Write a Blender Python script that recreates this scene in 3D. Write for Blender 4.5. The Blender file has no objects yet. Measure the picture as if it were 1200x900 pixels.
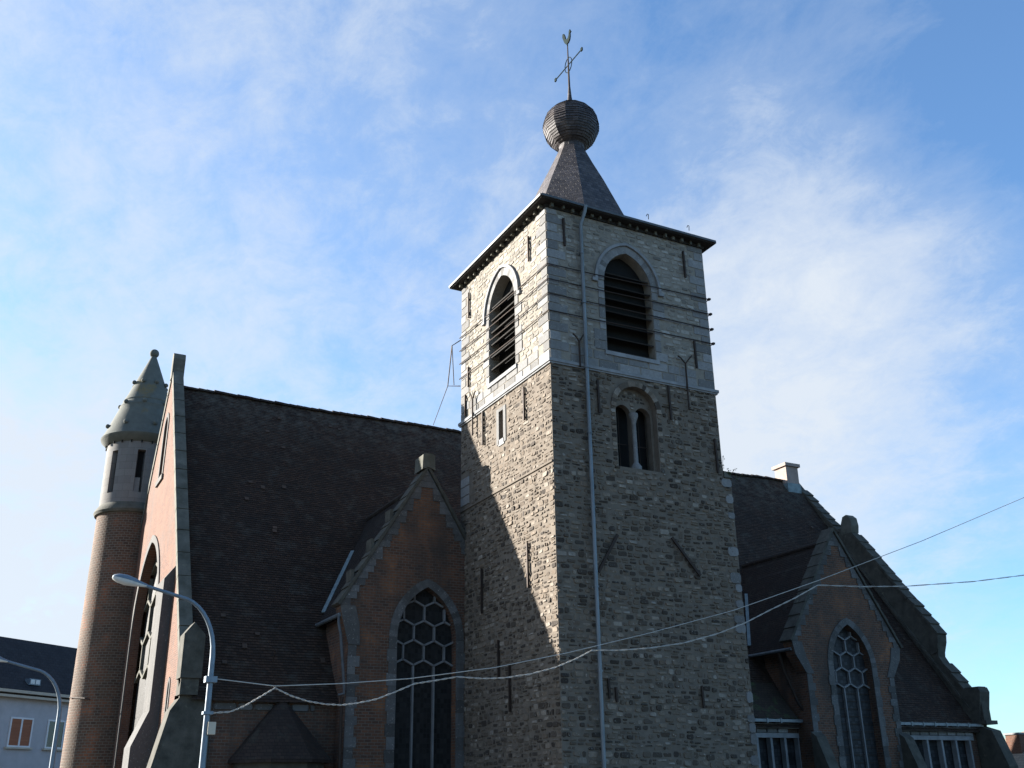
import bpy, math, random
from mathutils import Vector, Matrix, noise
from mathutils.geometry import tessellate_polygon
random.seed(7)
R = math.radians
S = bpy.context.scene
COL = S.collection

# ------------------------------------------------------------------ camera
CAM = Vector((-16.012, -27.705, 1.7))
YAW, PITCH, ROLL = R(62.34737), R(22.00297), R(-0.8375)
fw = Vector((math.cos(YAW) * math.cos(PITCH), math.sin(YAW) * math.cos(PITCH), math.sin(PITCH)))
rt = Vector((math.sin(YAW), -math.cos(YAW), 0))
up = rt.cross(fw)
r2 = rt * math.cos(ROLL) + up * math.sin(ROLL)
u2 = up * math.cos(ROLL) - rt * math.sin(ROLL)
cd = bpy.data.cameras.new('camera')
cam = bpy.data.objects.new('camera', cd)
COL.objects.link(cam)
cam.matrix_world = Matrix(((r2.x, u2.x, -fw.x, CAM.x), (r2.y, u2.y, -fw.y, CAM.y), (r2.z, u2.z, -fw.z, CAM.z), (0, 0, 0, 1)))
cd.sensor_width = 36
cd.lens = 1190 / 1200 * 36
cd.clip_end = 5000
S.camera = cam

# ------------------------------------------------------------------ sun, sky, exposure
SUN_EL, SUN_ROT = R(18.1), R(-41.5)          # rotation measured from +Y towards +X
sl = bpy.data.lights.new('sun', 'SUN')
sl.energy = 5.0
sl.angle = R(0.53)
sl.color = (1.0, 0.945, 0.86)
sun = bpy.data.objects.new('sun', sl)
COL.objects.link(sun)
to_sun = Vector((math.sin(SUN_ROT) * math.cos(SUN_EL), math.cos(SUN_ROT) * math.cos(SUN_EL), math.sin(SUN_EL)))
sun.rotation_euler = to_sun.to_track_quat('Z', 'Y').to_euler()
sun.location = (-30, 40, 40)

W = bpy.data.worlds.new('World')
S.world = W
W.use_nodes = True
nt = W.node_tree
N, L = nt.nodes, nt.links
sky = N.new('ShaderNodeTexSky')
sky.sky_type = 'NISHITA'
sky.sun_disc = False
sky.sun_elevation = SUN_EL
sky.sun_rotation = SUN_ROT
sky.air_density = 1.0
sky.dust_density = 0.6
sky.ozone_density = 3.0
bg = N['Background']
bg.inputs[1].default_value = 0.05


def mth(nt, op, a, b=None, c=None, clamp=False):
    n = nt.nodes.new('ShaderNodeMath')
    n.operation = op
    n.use_clamp = clamp
    for i, v in enumerate((a, b, c)):
        if v is None:
            continue
        if isinstance(v, (int, float)):
            n.inputs[i].default_value = v
        else:
            nt.links.new(v, n.inputs[i])
    return n.outputs[0]


def mixc(nt, fac, a, b, mode='MIX'):
    n = nt.nodes.new('ShaderNodeMix')
    n.data_type = 'RGBA'
    n.blend_type = mode
    for i, v in ((0, fac), (6, a), (7, b)):
        if isinstance(v, (int, float)):
            n.inputs[i].default_value = v
        elif isinstance(v, tuple):
            n.inputs[i].default_value = (*v, 1)
        else:
            nt.links.new(v, n.inputs[i])
    return n.outputs[2]


def noise_n(nt, vec, scale, detail=4, rough=.55, dist=0):
    n = nt.nodes.new('ShaderNodeTexNoise')
    n.inputs['Scale'].default_value = scale
    n.inputs['Detail'].default_value = detail
    n.inputs['Roughness'].default_value = rough
    n.inputs['Distortion'].default_value = dist
    if vec is not None:
        nt.links.new(vec, n.inputs['Vector'])
    return n.outputs['Fac']


def ramp(nt, fac, stops):
    n = nt.nodes.new('ShaderNodeValToRGB')
    e = n.color_ramp.elements
    while len(e) < len(stops):
        e.new(.5)
    for i, (p, c) in enumerate(stops):
        e[i].position = p
        e[i].color = (c, c, c, 1) if isinstance(c, (int, float)) else (*c, 1)
    nt.links.new(fac, n.inputs[0])
    return n.outputs[0]


def clouds():
    tc = N.new('ShaderNodeTexCoord')
    sx = N.new('ShaderNodeSeparateXYZ')
    L.new(tc.outputs['Generated'], sx.inputs[0])
    zz = mth(nt, 'ADD', mth(nt, 'MAXIMUM', sx.outputs[2], 0.0), 0.35)
    cb = N.new('ShaderNodeCombineXYZ')
    L.new(mth(nt, 'DIVIDE', sx.outputs[0], zz), cb.inputs[0])
    L.new(mth(nt, 'DIVIDE', sx.outputs[1], zz), cb.inputs[1])
    mp = N.new('ShaderNodeMapping')
    mp.inputs['Rotation'].default_value = (0, 0, R(30))
    mp.inputs['Scale'].default_value = (1.0, 0.8, 1)
    mp.inputs['Location'].default_value = (0.75, 0.2, 0)
    L.new(cb.outputs[0], mp.inputs[0])
    big = noise_n(nt, mp.outputs[0], 1.4, 3, .5, .2)
    ripple = noise_n(nt, mp.outputs[0], 17.0, 9, .70, .5)
    fine = noise_n(nt, mp.outputs[0], 7.0, 10, .68, .25)
    # thin veil: thicker towards the sun and towards the horizon
    hz = N.new('ShaderNodeVectorMath')
    hz.operation = 'DOT_PRODUCT'
    L.new(tc.outputs['Generated'], hz.inputs[0])
    hz.inputs[1].default_value = to_sun
    veil = ramp(nt, hz.outputs['Value'], [(-.2, 0.0), (.15, .19), (.60, .26), (.90, .31)])
    low = ramp(nt, sx.outputs[2], [(0.0, .24), (0.25, .12), (0.55, 0.0)])
    f = mth(nt, 'ADD', mth(nt, 'MULTIPLY', big, 0.40), mth(nt, 'ADD', mth(nt, 'MULTIPLY', fine, 0.40), mth(nt, 'MULTIPLY', ripple, 0.24)))
    f = mth(nt, 'SUBTRACT', mth(nt, 'ADD', mth(nt, 'ADD', f, low), veil), .22)
    # separate cirrus banks: (direction, inner and outer radius as cosines, weight)
    for d, c0, c1, w in (((.672, .658, .34), .955, .999, .20), ((.036, .98, .194), .97, .999, .13), ((.229, .816, .531), .95, .998, .07), ((.526, .715, .46), .96, .999, .05)):
        v = N.new('ShaderNodeVectorMath')
        v.operation = 'DOT_PRODUCT'
        L.new(tc.outputs['Generated'], v.inputs[0])
        v.inputs[1].default_value = Vector(d).normalized()
        mr = N.new('ShaderNodeMapRange')
        mr.interpolation_type = 'SMOOTHSTEP'
        L.new(v.outputs['Value'], mr.inputs[0])
        for i, q in enumerate((c0, c1, 0.0, w)):
            mr.inputs[i + 1].default_value = q
        f = mth(nt, 'ADD', f, mr.outputs[0])
    return ramp(nt, f, [(0.40, 0.04), (0.56, .26), (0.68, .62), (0.84, .95)])


cl = clouds()
blue = mixc(nt, 1.0, sky.outputs[0], (.87, 1.15, 1.33), 'MULTIPLY')
L.new(mixc(nt, cl, blue, (3.45, 3.75, 4.12)), bg.inputs[0])

S.view_settings.view_transform = 'Standard'
S.view_settings.look = 'None'
S.view_settings.gamma = 1
S.view_settings.exposure = 2.19


# ------------------------------------------------------------------ materials
def mat_base(name, rough=.9, spec=.25):
    m = bpy.data.materials.new(name)
    m.use_nodes = True
    b = m.node_tree.nodes['Principled BSDF']
    b.inputs['Roughness'].default_value = rough
    b.inputs['Specular IOR Level'].default_value = spec
    return m, m.node_tree, b


def geo(nt):
    g = nt.nodes.new('ShaderNodeNewGeometry')
    return g


def boxvec(nt):
    """(u, v): u runs along the wall, v is the height"""
    g = geo(nt)
    p = nt.nodes.new('ShaderNodeSeparateXYZ')
    n = nt.nodes.new('ShaderNodeSeparateXYZ')
    nt.links.new(g.outputs['Position'], p.inputs[0])
    nt.links.new(g.outputs['True Normal'], n.inputs[0])
    side = mth(nt, 'GREATER_THAN', mth(nt, 'ABSOLUTE', n.outputs[0]), mth(nt, 'ABSOLUTE', n.outputs[1]))
    u = nt.nodes.new('ShaderNodeMix')
    nt.links.new(side, u.inputs[0])
    nt.links.new(p.outputs[0], u.inputs[2])
    nt.links.new(p.outputs[1], u.inputs[3])
    c = nt.nodes.new('ShaderNodeCombineXYZ')
    nt.links.new(u.outputs[0], c.inputs[0])
    nt.links.new(p.outputs[2], c.inputs[1])
    return c.outputs[0], g.outputs['Position']


def uvvec(nt):
    n = nt.nodes.new('ShaderNodeUVMap')
    return n.outputs[0], geo(nt).outputs['Position']


def bump(nt, b, h, strength=.6, dist=.02):
    n = nt.nodes.new('ShaderNodeBump')
    n.inputs['Strength'].default_value = strength
    n.inputs['Distance'].default_value = dist
    nt.links.new(h, n.inputs['Height'])
    nt.links.new(n.outputs[0], b.inputs['Normal'])


def brick_mat(name, c1, c2, cm, bw=.23, bh=.078, mortar=.011, uv=False, stain=(.10, .09, .08), stain_amt=.5,
              bstr=.7, offset=.5, accent=None, rough=.92, moss=None, ridge=False):
    m, nt, b = mat_base(name, rough)
    v, pos = uvvec(nt) if uv else boxvec(nt)
    t = nt.nodes.new('ShaderNodeTexBrick')
    nt.links.new(v, t.inputs['Vector'])
    t.offset = offset
    t.inputs['Color1'].default_value = (0, 0, 0, 1)
    t.inputs['Color2'].default_value = (1, 1, 1, 1)
    t.inputs['Mortar'].default_value = (0, 0, 0, 1)
    t.inputs['Scale'].default_value = 1
    t.inputs['Brick Width'].default_value = bw
    t.inputs['Row Height'].default_value = bh
    t.inputs['Mortar Size'].default_value = mortar
    t.inputs['Mortar Smooth'].default_value = .3
    t.inputs['Bias'].default_value = 0
    per = t.outputs['Color']
    col = mixc(nt, per, c1, c2)
    fine = noise_n(nt, pos, 22, 5, .6)
    col = mixc(nt, mth(nt, 'MULTIPLY', fine, .5), col, tuple(x * .45 for x in c1))
    if accent:
        a = ramp(nt, noise_n(nt, pos, .9, 4, .6), [(.5, 0), (.66, 1)])
        col = mixc(nt, mth(nt, 'MULTIPLY', a, mth(nt, 'ADD', per, .15, clamp=True)), col, accent)
    col = mixc(nt, t.outputs['Fac'], col, cm)
    mp = nt.nodes.new('ShaderNodeMapping')
    mp.inputs['Scale'].default_value = (1, 1, .35)
    nt.links.new(pos, mp.inputs[0])
    s = ramp(nt, noise_n(nt, mp.outputs[0], .8, 6, .65), [(.42, 0), (.68, 1)])
    col = mixc(nt, mth(nt, 'MULTIPLY', s, stain_amt), col, stain)
    if moss:
        ms = ramp(nt, noise_n(nt, pos, 1.6, 6, .7), [(.52, 0), (.68, 1)])
        col = mixc(nt, mth(nt, 'MULTIPLY', ms, moss[1]), col, moss[0])
    if ridge:
        # lichen that grows along the exposed ridge
        pz = nt.nodes.new('ShaderNodeSeparateXYZ')
        nt.links.new(pos, pz.inputs[0])
        band = nt.nodes.new('ShaderNodeMapRange')
        nt.links.new(pz.outputs[2], band.inputs[0])
        for i_, q in enumerate((16.4, 19.0, 0.0, 1.0)):
            band.inputs[i_ + 1].default_value = q
        lg = ramp(nt, noise_n(nt, pos, 2.4, 7, .72), [(.42, 0), (.62, 1)])
        col = mixc(nt, mth(nt, 'MULTIPLY', mth(nt, 'MULTIPLY', lg, band.outputs[0]), .6), col, (.115, .108, .09))
    nt.links.new(col, b.inputs['Base Color'])
    h = mth(nt, 'ADD', mth(nt, 'MULTIPLY', mth(nt, 'SUBTRACT', 1.0, t.outputs['Fac']), .6),
            mth(nt, 'ADD', mth(nt, 'MULTIPLY', fine, .5), mth(nt, 'MULTIPLY', per, .35)))
    bump(nt, b, h, bstr, .015)
    return m


def plain_mat(name, c, c2=None, scale=3, rough=.85, bstr=.35, metal=0, spec=.25, lichen=None, streak=False):
    m, nt, b = mat_base(name, rough, spec)
    b.inputs['Metallic'].default_value = metal
    pos = geo(nt).outputs['Position']
    c2 = c2 or tuple(x * .6 for x in c)
    if streak:
        mp = nt.nodes.new('ShaderNodeMapping')
        mp.inputs['Scale'].default_value = (1, 1, .2)
        nt.links.new(pos, mp.inputs[0])
        src = mp.outputs[0]
    else:
        src = pos
    f = ramp(nt, noise_n(nt, src, scale, 7, .65), [(.3, 0), (.7, 1)])
    col = mixc(nt, f, c, c2)
    if lichen:
        g = ramp(nt, noise_n(nt, pos, lichen[1], 5, .6), [(.64, 0), (.74, .9)])
        col = mixc(nt, g, col, lichen[0])
    nt.links.new(col, b.inputs['Base Color'])
    if bstr:
        bump(nt, b, noise_n(nt, pos, scale * 9, 5, .6), bstr, .012)
    return m


def stone_mat(name, stops, rough=.92, bstr=.5, stain=(.09, .08, .07), amt=.3):
    """each block carries its own random value in the colour attribute 'block'"""
    m, nt, b = mat_base(name, rough)
    a = nt.nodes.new('ShaderNodeAttribute')
    a.attribute_name = 'block'
    sp = nt.nodes.new('ShaderNodeSeparateColor')
    nt.links.new(a.outputs['Color'], sp.inputs[0])
    col = ramp(nt, sp.outputs[0], stops)
    pos = geo(nt).outputs['Position']
    f1 = noise_n(nt, pos, 9, 7, .7)
    col = mixc(nt, ramp(nt, f1, [(.35, 0), (.75, .75)]), col, mixc(nt, .55, col, (.05, .045, .04)))
    f2 = ramp(nt, noise_n(nt, pos, 17, 4, .6), [(.62, 0), (.72, .5)])
    col = mixc(nt, f2, col, (.55, .53, .48))
    mp = nt.nodes.new('ShaderNodeMapping')
    mp.inputs['Scale'].default_value = (1, 1, .4)
    nt.links.new(pos, mp.inputs[0])
    s = ramp(nt, noise_n(nt, mp.outputs[0], .7, 6, .65), [(.45, 0), (.7, 1)])
    col = mixc(nt, mth(nt, 'MULTIPLY', s, amt), col, stain)
    m2 = nt.nodes.new('ShaderNodeMapping')
    m2.inputs['Scale'].default_value = (2.6, 2.6, .16)
    nt.links.new(pos, m2.inputs[0])
    run = ramp(nt, noise_n(nt, m2.outputs[0], 1.0, 5, .6), [(.52, 0), (.68, 1)])
    col = mixc(nt, mth(nt, 'MULTIPLY', run, amt * .9), col, stain)
    lime = ramp(nt, noise_n(nt, pos, .55, 6, .7), [(.55, 0), (.68, 1)])
    col = mixc(nt, mth(nt, 'MULTIPLY', lime, .18), col, (.27, .25, .22))
    nt.links.new(col, b.inputs['Base Color'])
    bump(nt, b, mth(nt, 'ADD', f1, mth(nt, 'MULTIPLY', noise_n(nt, pos, 40, 4, .6), .5)), bstr, .03)
    return m


M = {}
M['rubble'] = stone_mat('rubble stone', [(0, (.030, .023, .018)), (.22, (.060, .045, .033)), (.5, (.135, .104, .076)), (.82, (.195, .155, .117)), (1, (.29, .255, .212))], amt=.5, stain=(.055, .045, .036))
M['paleblock'] = stone_mat('pale coursed stone', [(0, (.135, .124, .108)), (.3, (.225, .207, .178)), (.7, (.29, .27, .236)), (1, (.375, .355, .318))], amt=.3)
M['ashlar'] = stone_mat('grey dressed stone', [(0, (.13, .127, .123)), (.5, (.19, .188, .184)), (1, (.265, .263, .26))], amt=.25, bstr=.3)
M['mortar_dark'] = plain_mat('lime mortar weathered', (.155, .13, .104), (.095, .079, .063), 2.5, .95, .8)
M['mortar_pale'] = plain_mat('lime mortar pale', (.24, .215, .178), (.165, .146, .12), 4, .95, .8)
M['border'] = stone_mat('chapel border stone', [(0, (.062, .060, .057)), (.5, (.094, .092, .090)), (1, (.132, .131, .13))], amt=.5, bstr=.3, stain=(.06, .055, .05))
M['trim'] = plain_mat('bluestone trim', (.25, .255, .26), (.15, .15, .15), 2.2, .85, .4)
M['trim_dark'] = plain_mat('mossy coping stone', (.13, .125, .105), (.055, .055, .042), 1.8, .92, .6, lichen=((.17, .165, .12), 2.3))
M['turret_stone'] = brick_mat('turret ashlar', (.175, .165, .155), (.225, .213, .2), (.115, .107, .098), .62, .36, .008, True, stain_amt=.25, bstr=.3)
M['turret_cap'] = plain_mat('turret cap stone', (.115, .122, .108), (.085, .09, .078), 3.5, .9, .5, lichen=((.17, .12, .045), .62))
M['brick'] = brick_mat('red church brick', (.15, .07, .042), (.068, .04, .03), (.12, .098, .078), .24, .10, .013, accent=(.235, .10, .046), stain=(.045, .038, .033), stain_amt=.8, bstr=.9)
M['brick_gable'] = brick_mat('orange gable brick', (.165, .066, .038), (.095, .038, .025), (.155, .105, .075), accent=(.20, .082, .045), stain_amt=.4, bstr=1.0)
M['brick_turret'] = brick_mat('turret brick', (.15, .084, .054), (.072, .046, .035), (.165, .135, .105), .25, .12, .018, True, accent=(.28, .105, .052), stain=(.07, .055, .042), stain_amt=.5, bstr=1.0)
M['tile'] = brick_mat('plain clay roof tile', (.044, .029, .022), (.026, .018, .015), (.012, .009, .008), .17, .105, .008, False, stain=(.016, .014, .013), stain_amt=.6, bstr=.8, moss=((.060, .060, .046), .35))
M['tile_uv'] = brick_mat('nave roof tile', (.066, .037, .024), (.019, .0125, .0095), (.012, .009, .008), .17, .12, .010, True, stain=(.017, .014, .012), stain_amt=.6, bstr=1.0, moss=((.075, .070, .058), .45), ridge=True)
M['tile_odd'] = plain_mat('odd roof tile', (.08, .05, .035), (.045, .034, .027), 1.3, .9, .3)
M['tile_moss'] = brick_mat('mossy roof tile', (.045, .032, .024), (.028, .02, .016), (.014, .012, .009), .17, .105, .008, False, stain=(.018, .016, .012), stain_amt=.5, bstr=.9, moss=((.04, .062, .024), .8))
M['slate'] = brick_mat('spire slate', (.10, .088, .09), (.035, .031, .034), (.014, .013, .013), .22, .16, .008, False, stain=(.05, .04, .035), stain_amt=.5, bstr=.9, rough=.6, moss=((.15, .12, .10), .35))
M['slate_house'] = brick_mat('house slate', (.03, .03, .034), (.02, .02, .024), (.01, .01, .01), .25, .2, .01, False, stain_amt=.1)
M['zinc'] = plain_mat('grey zinc', (.17, .19, .205), (.10, .115, .125), 5, .5, .15, metal=.4, spec=.5, streak=True)
M['zinc_dark'] = plain_mat('tarnished zinc', (.085, .09, .095), (.05, .053, .056), 5, .6, .15, metal=.2, spec=.4)
M['coping'] = plain_mat('dark weathered coping', (.088, .082, .068), (.038, .037, .03), 2.6, .95, .7, lichen=((.125, .12, .088), 3.1))
M['tracery'] = plain_mat('tracery stone', (.19, .192, .195), (.12, .12, .12), 2.2, .85, .4)
M['lead'] = plain_mat('pale lead sheet', (.19, .24, .25), (.10, .13, .135), 4, .6, .2, metal=.2)
M['iron'] = plain_mat('dark iron', (.028, .024, .022), (.05, .03, .02), 8, .7, .4, metal=.3)
M['copper'] = plain_mat('verdigris metal', (.022, .035, .034), (.015, .02, .02), 6, .95, .2, spec=.05)
M['wood_dark'] = plain_mat('dark louvre wood', (.03, .027, .024), (.018, .016, .015), 6, .85, .5)
M['void'] = plain_mat('dark interior', (.012, .012, .012), (.008, .008, .008), 3, .95, 0)
M['galv'] = plain_mat('galvanised steel', (.16, .20, .235), (.11, .14, .17), 6, .5, .1, metal=.4, spec=.5)
M['cable'] = plain_mat('grey cable sheath', (.42, .40, .36), (.30, .285, .26), 10, .55, .1)
M['plaster'] = plain_mat('lilac render', (.47, .455, .455), (.39, .378, .378), 1.5, .9, .2)
M['white'] = plain_mat('white paint', (.75, .74, .72), (.65, .64, .62), 3, .6, .1)
M['cream'] = plain_mat('cream trim', (.52, .46, .36), (.42, .37, .29), 3, .7, .1)
M['blind'] = brick_mat('russet blind', (.42, .17, .09), (.34, .13, .07), (.2, .09, .05), 3, .09, .006, False, stain_amt=.1, bstr=.3)
M['chim'] = plain_mat('pale chimney render', (.30, .245, .215), (.22, .17, .145), 3, .85, .3)
M['tile_cream'] = brick_mat('sandy roof tile', (.33, .27, .2), (.25, .2, .15), (.15, .12, .09), .2, .14, .01, False, stain_amt=.2)
M['leaf'] = plain_mat('shrub leaf', (.06, .09, .025), (.035, .055, .018), 6, .7, 0)
M['bark'] = plain_mat('twig bark', (.08, .06, .04), (.05, .04, .03), 9, .9, .2)
M['asphalt'] = plain_mat('asphalt', (.055, .055, .057), (.04, .04, .041), 6, .9, .6)
M['paving'] = brick_mat('grey paving', (.12, .115, .11), (.09, .086, .082), (.06, .056, .052), .4, .4, .01, False, stain_amt=.3)
M['earth'] = plain_mat('ground', (.08, .075, .065), (.055, .058, .042), .6, .95, .5)
M['paint'] = plain_mat('road paint', (.7, .7, .68), (.55, .55, .53), 4, .7, .1)


def glass_mat(name, c, rough, pane=None):
    m, nt, b = mat_base(name, rough, .5 if rough < .3 else .1)
    v = geo(nt).outputs['Position']
    f = noise_n(nt, v, 3.5, 4, .6)
    col = mixc(nt, f, c, tuple(x * 2.2 for x in c))
    h = noise_n(nt, v, 9, 2, .5)
    if pane:
        bv, _ = boxvec(nt)
        t = nt.nodes.new('ShaderNodeTexBrick')
        nt.links.new(bv, t.inputs['Vector'])
        t.offset = 0
        for k, q in (('Color1', 0), ('Color2', 1), ('Mortar', 0)):
            t.inputs[k].default_value = (q, q, q, 1)
        t.inputs['Scale'].default_value = 1
        t.inputs['Brick Width'].default_value = pane[0]
        t.inputs['Row Height'].default_value = pane[1]
        t.inputs['Mortar Size'].default_value = .012
        col = mixc(nt, mth(nt, 'MULTIPLY', t.outputs['Color'], .75), col, tuple(x * 4.5 for x in c))
        col = mixc(nt, t.outputs['Fac'], col, (.02, .02, .021))
        h = mth(nt, 'ADD', h, mth(nt, 'MULTIPLY', t.outputs['Color'], 1.2))
    nt.links.new(col, b.inputs['Base Color'])
    bump(nt, b, h, .3, .02)
    return m


M['glass'] = glass_mat('leaded church glass', (.007, .0068, .0065), .55, (.13, .17))
M['glass_pale'] = glass_mat('dusty church glass', (.012, .0125, .0135), .5, (.19, .16))
M['pane'] = glass_mat('house window glass', (.02, .022, .024), .08)
M['lens'] = glass_mat('lamp lens', (.35, .36, .35), .2)


# ------------------------------------------------------------------ mesh helpers
class MB:
    def __init__(self):
        self.v, self.f, self.col, self.uv = [], [], [], {}
        self.cur = .5

    def add(self, pts, faces):
        o = len(self.v)
        self.v += [tuple(p) for p in pts]
        for f in faces:
            self.f.append(tuple(o + i for i in f))
            self.col.append(self.cur)
        return o

    def box(self, a, b, rot=None, c=None):
        x0, y0, z0 = a
        x1, y1, z1 = b
        p = [Vector(q) for q in ((x0, y0, z0), (x1, y0, z0), (x1, y1, z0), (x0, y1, z0), (x0, y0, z1), (x1, y0, z1), (x1, y1, z1), (x0, y1, z1))]
        if rot:
            c = Vector(c) if c else (Vector(a) + Vector(b)) / 2
            p = [rot @ (q - c) + c for q in p]
        self.add(p, [(0, 3, 2, 1), (4, 5, 6, 7), (0, 1, 5, 4), (1, 2, 6, 5), (2, 3, 7, 6), (3, 0, 4, 7)])

    def beam(self, p, q, w, d, upv=(0, 0, 1)):
        p, q = Vector(p), Vector(q)
        t = (q - p).normalized()
        s = t.cross(Vector(upv))
        if s.length < 1e-4:
            s = t.cross(Vector((1, 0, 0)))
        s.normalize()
        n = s.cross(t)
        s, n = s * w / 2, n * d / 2
        pts = [p - s - n, p + s - n, p + s + n, p - s + n, q - s - n, q + s - n, q + s + n, q - s + n]
        self.add(pts, [(0, 1, 2, 3), (4, 7, 6, 5), (0, 4, 5, 1), (1, 5, 6, 2), (2, 6, 7, 3), (3, 7, 4, 0)])

    def tube(self, path, r, n=8, cap=True):
        path = [Vector(p) for p in path]
        rr = r if isinstance(r, (list, tuple)) else [r] * len(path)
        pts, prev = [], None
        for i, p in enumerate(path):
            t = (path[min(i + 1, len(path) - 1)] - path[max(i - 1, 0)]).normalized()
            if prev is None:
                s = t.cross(Vector((0, 0, 1)))
                if s.length < 1e-3:
                    s = t.cross(Vector((1, 0, 0)))
            else:
                s = prev - t * prev.dot(t)
            s.normalize()
            prev = s
            w = t.cross(s)
            for k in range(n):
                a = 2 * math.pi * k / n
                pts.append(p + (s * math.cos(a) + w * math.sin(a)) * rr[i])
        fs = []
        for i in range(len(path) - 1):
            for k in range(n):
                k2 = (k + 1) % n
                fs.append((i * n + k, i * n + k2, (i + 1) * n + k2, (i + 1) * n + k))
        if cap:
            fs.append(tuple(range(n))[::-1])
            fs.append(tuple((len(path) - 1) * n + k for k in range(n)))
        self.add(pts, fs)

    def plate(self, axis, pos, th, outer, holes=()):
        """flat wall: outline (a, b) with holes, from pos to pos + th along the axis"""
        def m(p, d):
            return (p[0], d, p[1]) if axis == 'y' else (d, p[0], p[1])
        loops = [list(outer)] + [list(h) for h in holes]
        tri = tessellate_polygon([[Vector((a, b, 0)) for a, b in lp] for lp in loops])
        flat = [p for lp in loops for p in lp]
        n = len(flat)
        pts = [m(p, pos) for p in flat] + [m(p, pos + th) for p in flat]
        fs = []
        for t in tri:
            a, b, c = t
            area = (flat[b][0] - flat[a][0]) * (flat[c][1] - flat[a][1]) - (flat[c][0] - flat[a][0]) * (flat[b][1] - flat[a][1])
            if abs(area) < 1e-9:
                continue
            if (area < 0) == (axis == 'y'):
                t = (a, c, b)
            fs.append(tuple(t))
            fs.append(tuple(n + i for i in reversed(t)))
        o = 0
        for lp in loops:
            for i in range(len(lp)):
                j = (i + 1) % len(lp)
                fs.append((o + i, o + j, n + o + j, n + o + i))
            o += len(lp)
        self.add(pts, fs)

    def strip(self, axis, pos, th, inner, outer):
        """band between two polylines of equal length"""
        for i in range(len(inner) - 1):
            q = [inner[i], inner[i + 1], outer[i + 1], outer[i]]
            self.plate(axis, pos, th, q)

    def lathe(self, prof, c, n=32, a0=0, uvscale=None, sides=None):
        pts, fs, base = [], [], len(self.f)
        for r, z in prof:
            for k in range(n):
                a = a0 + 2 * math.pi * k / n
                pts.append((c[0] + r * math.cos(a), c[1] + r * math.sin(a), z))
        for i in range(len(prof) - 1):
            for k in range(n):
                k2 = (k + 1) % n
                fs.append((i * n + k, i * n + k2, (i + 1) * n + k2, (i + 1) * n + k))
                if uvscale:
                    R0 = uvscale
                    u0, u1 = 2 * math.pi * k / n * R0, 2 * math.pi * (k + 1) / n * R0
                    z0, z1 = prof[i][1], prof[i + 1][1]
                    self.uv[base + len(fs) - 1] = [(u0, z0), (u1, z0), (u1, z1), (u0, z1)]
        self.add(pts, fs)

    def build(self, name, mat, parent=None, smooth=False, recalc=True):
        me = bpy.data.meshes.new(name)
        me.from_pydata(self.v, [], self.f)
        if self.uv:
            ul = me.uv_layers.new(name='UVMap')
            for i, p in enumerate(me.polygons):
                q = self.uv.get(i)
                if q:
                    for j, li in enumerate(p.loop_indices):
                        ul.data[li].uv = q[j]
        ca = me.color_attributes.new('block', 'FLOAT_COLOR', 'CORNER')
        vals = []
        for i, p in enumerate(me.polygons):
            vals += [self.col[i], self.col[i], self.col[i], 1] * p.loop_total
        ca.data.foreach_set('color', vals)
        if recalc:
            import bmesh
            bm = bmesh.new()
            bm.from_mesh(me)
            bmesh.ops.recalc_face_normals(bm, faces=bm.faces)
            bm.to_mesh(me)
            bm.free()
        if smooth:
            for p in me.polygons:
                p.use_smooth = True
            try:
                me.set_sharp_from_angle(angle=R(40))
            except Exception:
                pass
        me.materials.append(M[mat])
        o = bpy.data.objects.new(name, me)
        COL.objects.link(o)
        if parent:
            attach(o, parent)
        return o


def attach(o, parent):
    o.parent = parent
    o.matrix_parent_inverse = Matrix.Translation(-Vector(parent.get('base', (0, 0, 0))))


def tag(o, label, cat, group=None, kind=None):
    if label:
        o['label'] = label
    if cat:
        o['category'] = cat
    if group:
        o['group'] = group
    if kind:
        o['kind'] = kind
    return o


def thing(name, loc, label, cat, group=None):
    o = bpy.data.objects.new(name, None)
    COL.objects.link(o)
    o.location = loc
    o.empty_display_size = .3
    o['base'] = tuple(loc)
    return tag(o, label, cat, group)


def part(name, mat, parent, fn, smooth=False):
    m = MB()
    fn(m)
    return m.build(name, mat, parent, smooth)


def arch(cx, w, sill, spring, apex, n=10):
    """pointed or round arch outline, counter-clockwise from bottom left up and over"""
    h = apex - spring
    rr = (h * h + w * w) / (2 * w)
    c = cx - w + rr
    pts = [(cx - w, sill)]
    a1 = math.atan2(h, cx - c)
    for i in range(n + 1):
        a = math.pi + (a1 - math.pi) * i / n
        pts.append((c + rr * math.cos(a), spring + rr * math.sin(a)))
    right = [(2 * cx - x, z) for x, z in reversed(pts[1:-1])]
    return pts + right + [(cx + w, sill)]


def inside(p, poly):
    x, y = p
    c = False
    j = len(poly) - 1
    for i in range(len(poly)):
        xi, yi = poly[i]
        xj, yj = poly[j]
        if (yi > y) != (yj > y) and x < (xj - xi) * (y - yi) / (yj - yi) + xi:
            c = not c
        j = i
    return c


def rect(a0, a1, b0, b1):
    return [(a0, b0), (a1, b0), (a1, b1), (a0, b1)]


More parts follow.
